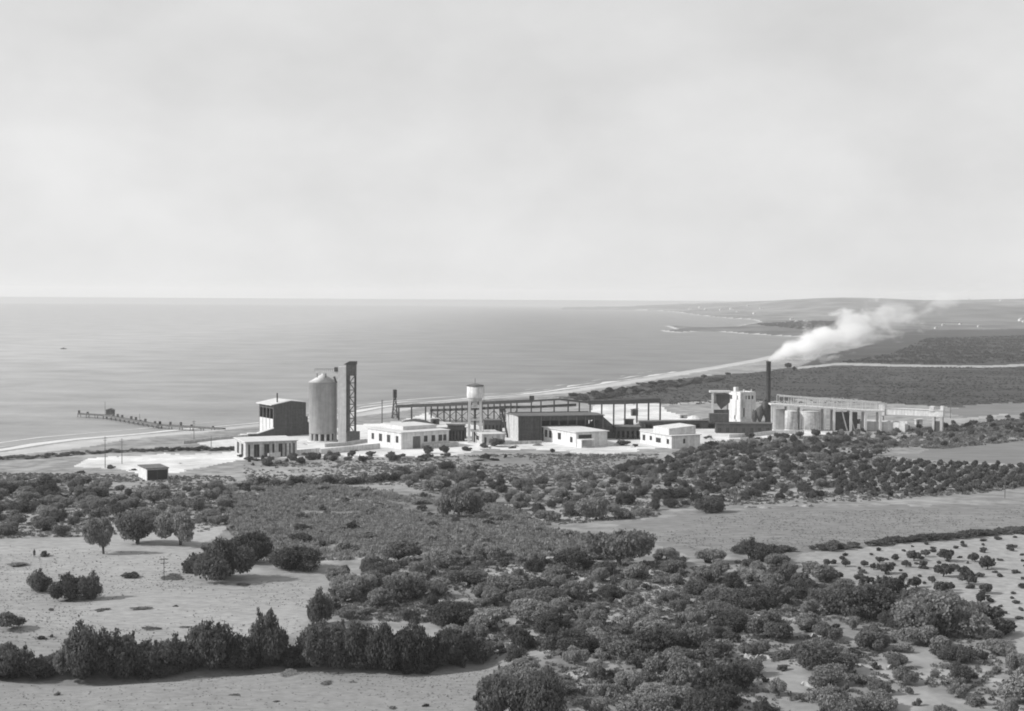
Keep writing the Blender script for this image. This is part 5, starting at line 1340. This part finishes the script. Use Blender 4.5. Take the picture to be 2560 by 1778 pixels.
# ------------------------------------------------------------------ person on the left field
def person():
    P = Vector(GV(77, 1250))
    me = bpy.data.meshes.new('person')
    J = {'pel': (0, 0, .95), 'sp': (0, 0, 1.15), 'ch': (0, 0, 1.36), 'nk': (0, 0, 1.5), 'hd': (0, -.02, 1.63), 'tp': (0, -.02, 1.74),
         'lh': (.10, 0, .9), 'lk': (.12, -.04, .5), 'la': (.12, 0, .08), 'lt': (.13, -.16, .04), 'rh': (-.10, 0, .9), 'rk': (-.12, -.02, .5), 'ra': (-.13, .06, .08), 'rt': (-.14, -.1, .04),
         'ls': (.19, 0, 1.42), 'le': (.25, 0, 1.15), 'lw': (.27, -.05, .9), 'lf': (.27, -.07, .8), 'rs': (-.19, 0, 1.42), 're': (-.25, 0, 1.15), 'rw': (-.27, -.05, .9), 'rf': (-.27, -.07, .8)}
    R = dict(pel=.15, sp=.14, ch=.16, nk=.06, hd=.105, tp=.07, lh=.11, lk=.075, la=.05, lt=.04, rh=.11, rk=.075, ra=.05, rt=.04, ls=.075, le=.05, lw=.035, lf=.03, rs=.075, re=.05, rw=.035, rf=.03)
    E = [('pel', 'sp'), ('sp', 'ch'), ('ch', 'nk'), ('nk', 'hd'), ('hd', 'tp'), ('pel', 'lh'), ('lh', 'lk'), ('lk', 'la'), ('la', 'lt'), ('pel', 'rh'), ('rh', 'rk'), ('rk', 'ra'), ('ra', 'rt'), ('ch', 'ls'), ('ls', 'le'), ('le', 'lw'), ('lw', 'lf'), ('ch', 'rs'), ('rs', 're'), ('re', 'rw'), ('rw', 'rf')]
    ks = list(J); me.from_pydata([J[k] for k in ks], [(ks.index(a), ks.index(b)) for a, b in E], [])
    o = bpy.data.objects.new('person', me); COL.objects.link(o)
    md = o.modifiers.new('skin', 'SKIN'); o.modifiers.new('sub', 'SUBSURF').levels = 1
    for i, k in enumerate(ks): me.skin_vertices[0].data[i].radius = (R[k], R[k])
    me.skin_vertices[0].data[0].use_root = True
    me.materials.append(mat('worn_cloth', 0.09, scale=4))
    o.location = P; o.rotation_euler = (0, 0, 0.6)
    tag(o, 'person in dark clothes standing on the pale left field', 'person')
    for nm, prof in (('hat', [(.17, 1.70), (.17, 1.715), (.10, 1.72), (.09, 1.80), (.02, 1.81)]),):
        h = MB().lathe(prof, 14, cy=-.02).build(nm, M_wood, o)
    robe = MB().lathe([(.26, .42), (.24, .7), (.2, 1.0), (.21, 1.3), (.12, 1.46)], 14).build('coat', mat('dark_coat', 0.06, scale=4), o)
order_labels()
person()

# ------------------------------------------------------------------ smoke
def smoke():
    # centre line and radius of the plume in metres, x to the right along the wind
    px = [(1919, 903, 8), (1945, 886, 20), (1980, 868, 36), (2020, 854, 47), (2070, 840, 50), (2130, 822, 46), (2200, 806, 42), (2260, 792, 38), (2310, 772, 36), (2355, 752, 30), (2405, 732, 22), (2460, 716, 10)]
    m = cm
    X = [(a - 1919) * m for a, _, _ in px]; Zc = [(903 - b) * m for _, b, _ in px]; Rr = [c * m for _, _, c in px]
    # the plume drifts away from the viewer as well: scale by depth growth
    drift = 0.45
    L_ = X[-1]; top = max(z + r for z, r in zip(Zc, Rr)) * 1.25; bot = min(z - r for z, r in zip(Zc, Rr)) * 1.1
    mt = bpy.data.materials.new('smoke'); mt.use_nodes = True
    n = mt.node_tree.nodes; l = mt.node_tree.links.new; n.clear()
    out = n.new("ShaderNodeOutputMaterial"); pv = n.new("ShaderNodeVolumePrincipled"); l(pv.outputs[0], out.inputs['Volume'])
    pv.inputs['Color'].default_value = (0.97, 0.97, 0.97, 1); pv.inputs['Anisotropy'].default_value = 0.2
    tcn = n.new("ShaderNodeTexCoord"); sx = n.new("ShaderNodeSeparateXYZ"); 
    # warp
    nw = n.new("ShaderNodeTexNoise"); nw.inputs['Scale'].default_value = 0.06; nw.inputs['Detail'].default_value = 3
    vm = n.new("ShaderNodeVectorMath"); vm.operation = 'MULTIPLY_ADD'
    vs_ = n.new("ShaderNodeVectorMath"); vs_.operation = 'SUBTRACT'; vs_.inputs[1].default_value = (0.5, 0.5, 0.5)
    l(tcn.outputs['Object'], nw.inputs['Vector']); l(nw.outputs['Color'], vs_.inputs[0]); l(vs_.outputs[0], vm.inputs[0]); vm.inputs[1].default_value = (9, 9, 9); l(tcn.outputs['Object'], vm.inputs[2])
    l(tcn.outputs['Object'], sx.inputs[0])
    sxw = n.new("ShaderNodeSeparateXYZ"); l(vm.outputs[0], sxw.inputs[0])
    def math_(op, a, b=None, clamp=False):
        k = n.new("ShaderNodeMath"); k.operation = op; k.use_clamp = clamp
        for i, q in enumerate((a, b)):
            if q is None: continue
            if isinstance(q, (int, float)): k.inputs[i].default_value = q
            else: l(q, k.inputs[i])
        return k.outputs[0]
    xn = math_('DIVIDE', sx.outputs['X'], L_)
    def curve(vals, vmax):
        fc = n.new("ShaderNodeFloatCurve"); c = fc.mapping.curves[0]
        pts = [(x / L_, v / vmax) for x, v in zip(X, vals)]
        while len(c.points) < len(pts): c.points.new(0.5, 0.5)
        for p_, (a, b) in zip(c.points, pts): p_.location = (a, b)
        fc.mapping.update(); l(xn, fc.inputs['Value'])
        return math_('MULTIPLY', fc.outputs[0], vmax)
    zc = curve(Zc, max(Zc)); rc = curve(Rr, max(Rr))
    # wobble blended in away from the mouth
    blend = math_('MULTIPLY', xn, 6.0, True)
    wz = math_('ADD', sx.outputs['Z'], math_('MULTIPLY', math_('SUBTRACT', sxw.outputs['Z'], sx.outputs['Z']), blend))
    wy = math_('ADD', sx.outputs['Y'], math_('MULTIPLY', math_('SUBTRACT', sxw.outputs['Y'], sx.outputs['Y']), blend))
    dz = math_('SUBTRACT', wz, zc); dist = math_('SQRT', math_('ADD', math_('MULTIPLY', dz, dz), math_('MULTIPLY', wy, wy)))
    rel = math_('DIVIDE', dist, rc)
    edge = math_('SUBTRACT', 1.0, rel)
    nz = n.new("ShaderNodeTexNoise"); nz.inputs['Scale'].default_value = 0.11; nz.inputs['Detail'].default_value = 8; nz.inputs['Roughness'].default_value = 0.6
    sm = n.new("ShaderNodeMapping"); sm.inputs['Scale'].default_value = (0.55, 1.0, 1.15); sm.inputs['Rotation'].default_value = (0, 0.45, 0)
    l(vm.outputs[0], sm.inputs[0]); l(sm.outputs[0], nz.inputs['Vector'])
    s = math_('ADD', edge, math_('MULTIPLY', math_('MULTIPLY', math_('SUBTRACT', nz.outputs[0], 0.54), 5.4), math_('MULTIPLY', xn, 7.0, True)))
    s = math_('MULTIPLY', s, 1.5, True)
    # thin out with distance
    fc = n.new("ShaderNodeFloatCurve"); c = fc.mapping.curves[0]
    pts = [(0, 1.0), (0.08, 0.9), (0.22, 0.45), (0.4, 0.19), (0.6, 0.13), (0.85, 0.09), (1.0, 0.0)]
    while len(c.points) < len(pts): c.points.new(0.5, 0.5)
    for p_, (a, b) in zip(c.points, pts): p_.location = (a, b)
    fc.mapping.update(); l(xn, fc.inputs['Value'])
    den = math_('MULTIPLY', math_('MULTIPLY', s, fc.outputs[0]), 1.1)
    l(den, pv.inputs['Density'])
    # hull mesh
    b = MB(); rings = []
    N_ = 16; vs = []; fs = []
    for x, z, r in zip(X, Zc, Rr):
        for k in range(N_):
            a = 2 * math.pi * k / N_; rr = r * 1.55 + 0.6
            vs.append((x, rr * math.cos(a), z + rr * math.sin(a)))
    for i in range(len(X) - 1):
        for k in range(N_): fs.append((i * N_ + k, i * N_ + (k + 1) % N_, (i + 1) * N_ + (k + 1) % N_, (i + 1) * N_ + k))
    fs.append(tuple(range(N_))); fs.append(tuple((len(X) - 1) * N_ + k for k in range(N_)))
    b.add(vs, fs); o = b.build('smoke', mt)
    o.location = chimtop + Vector((0, 0, 0.05))
    tag(o, 'white smoke plume drifting right from the chimney top', 'smoke', kind='stuff')
smoke()
SC.cycles.volume_step_rate = 1.0
SC.cycles.volume_max_steps = 256

# ------------------------------------------------------------------ haze
hz = MB().box(-13000, 13000, -400, 15000, -3.0, 170)
hm = bpy.data.materials.new('haze'); hm.use_nodes = True
n = hm.node_tree.nodes; n.clear()
o_ = n.new("ShaderNodeOutputMaterial"); pv = n.new("ShaderNodeVolumePrincipled")
pv.inputs['Density'].default_value = 6.5e-5
pv.inputs['Color'].default_value = (0.995, 0.995, 0.995, 1)
pv.inputs['Anisotropy'].default_value = 0.0
hm.node_tree.links.new(pv.outputs[0], o_.inputs['Volume'])
ho = hz.build('haze', hm); tag(ho, kind='stuff')
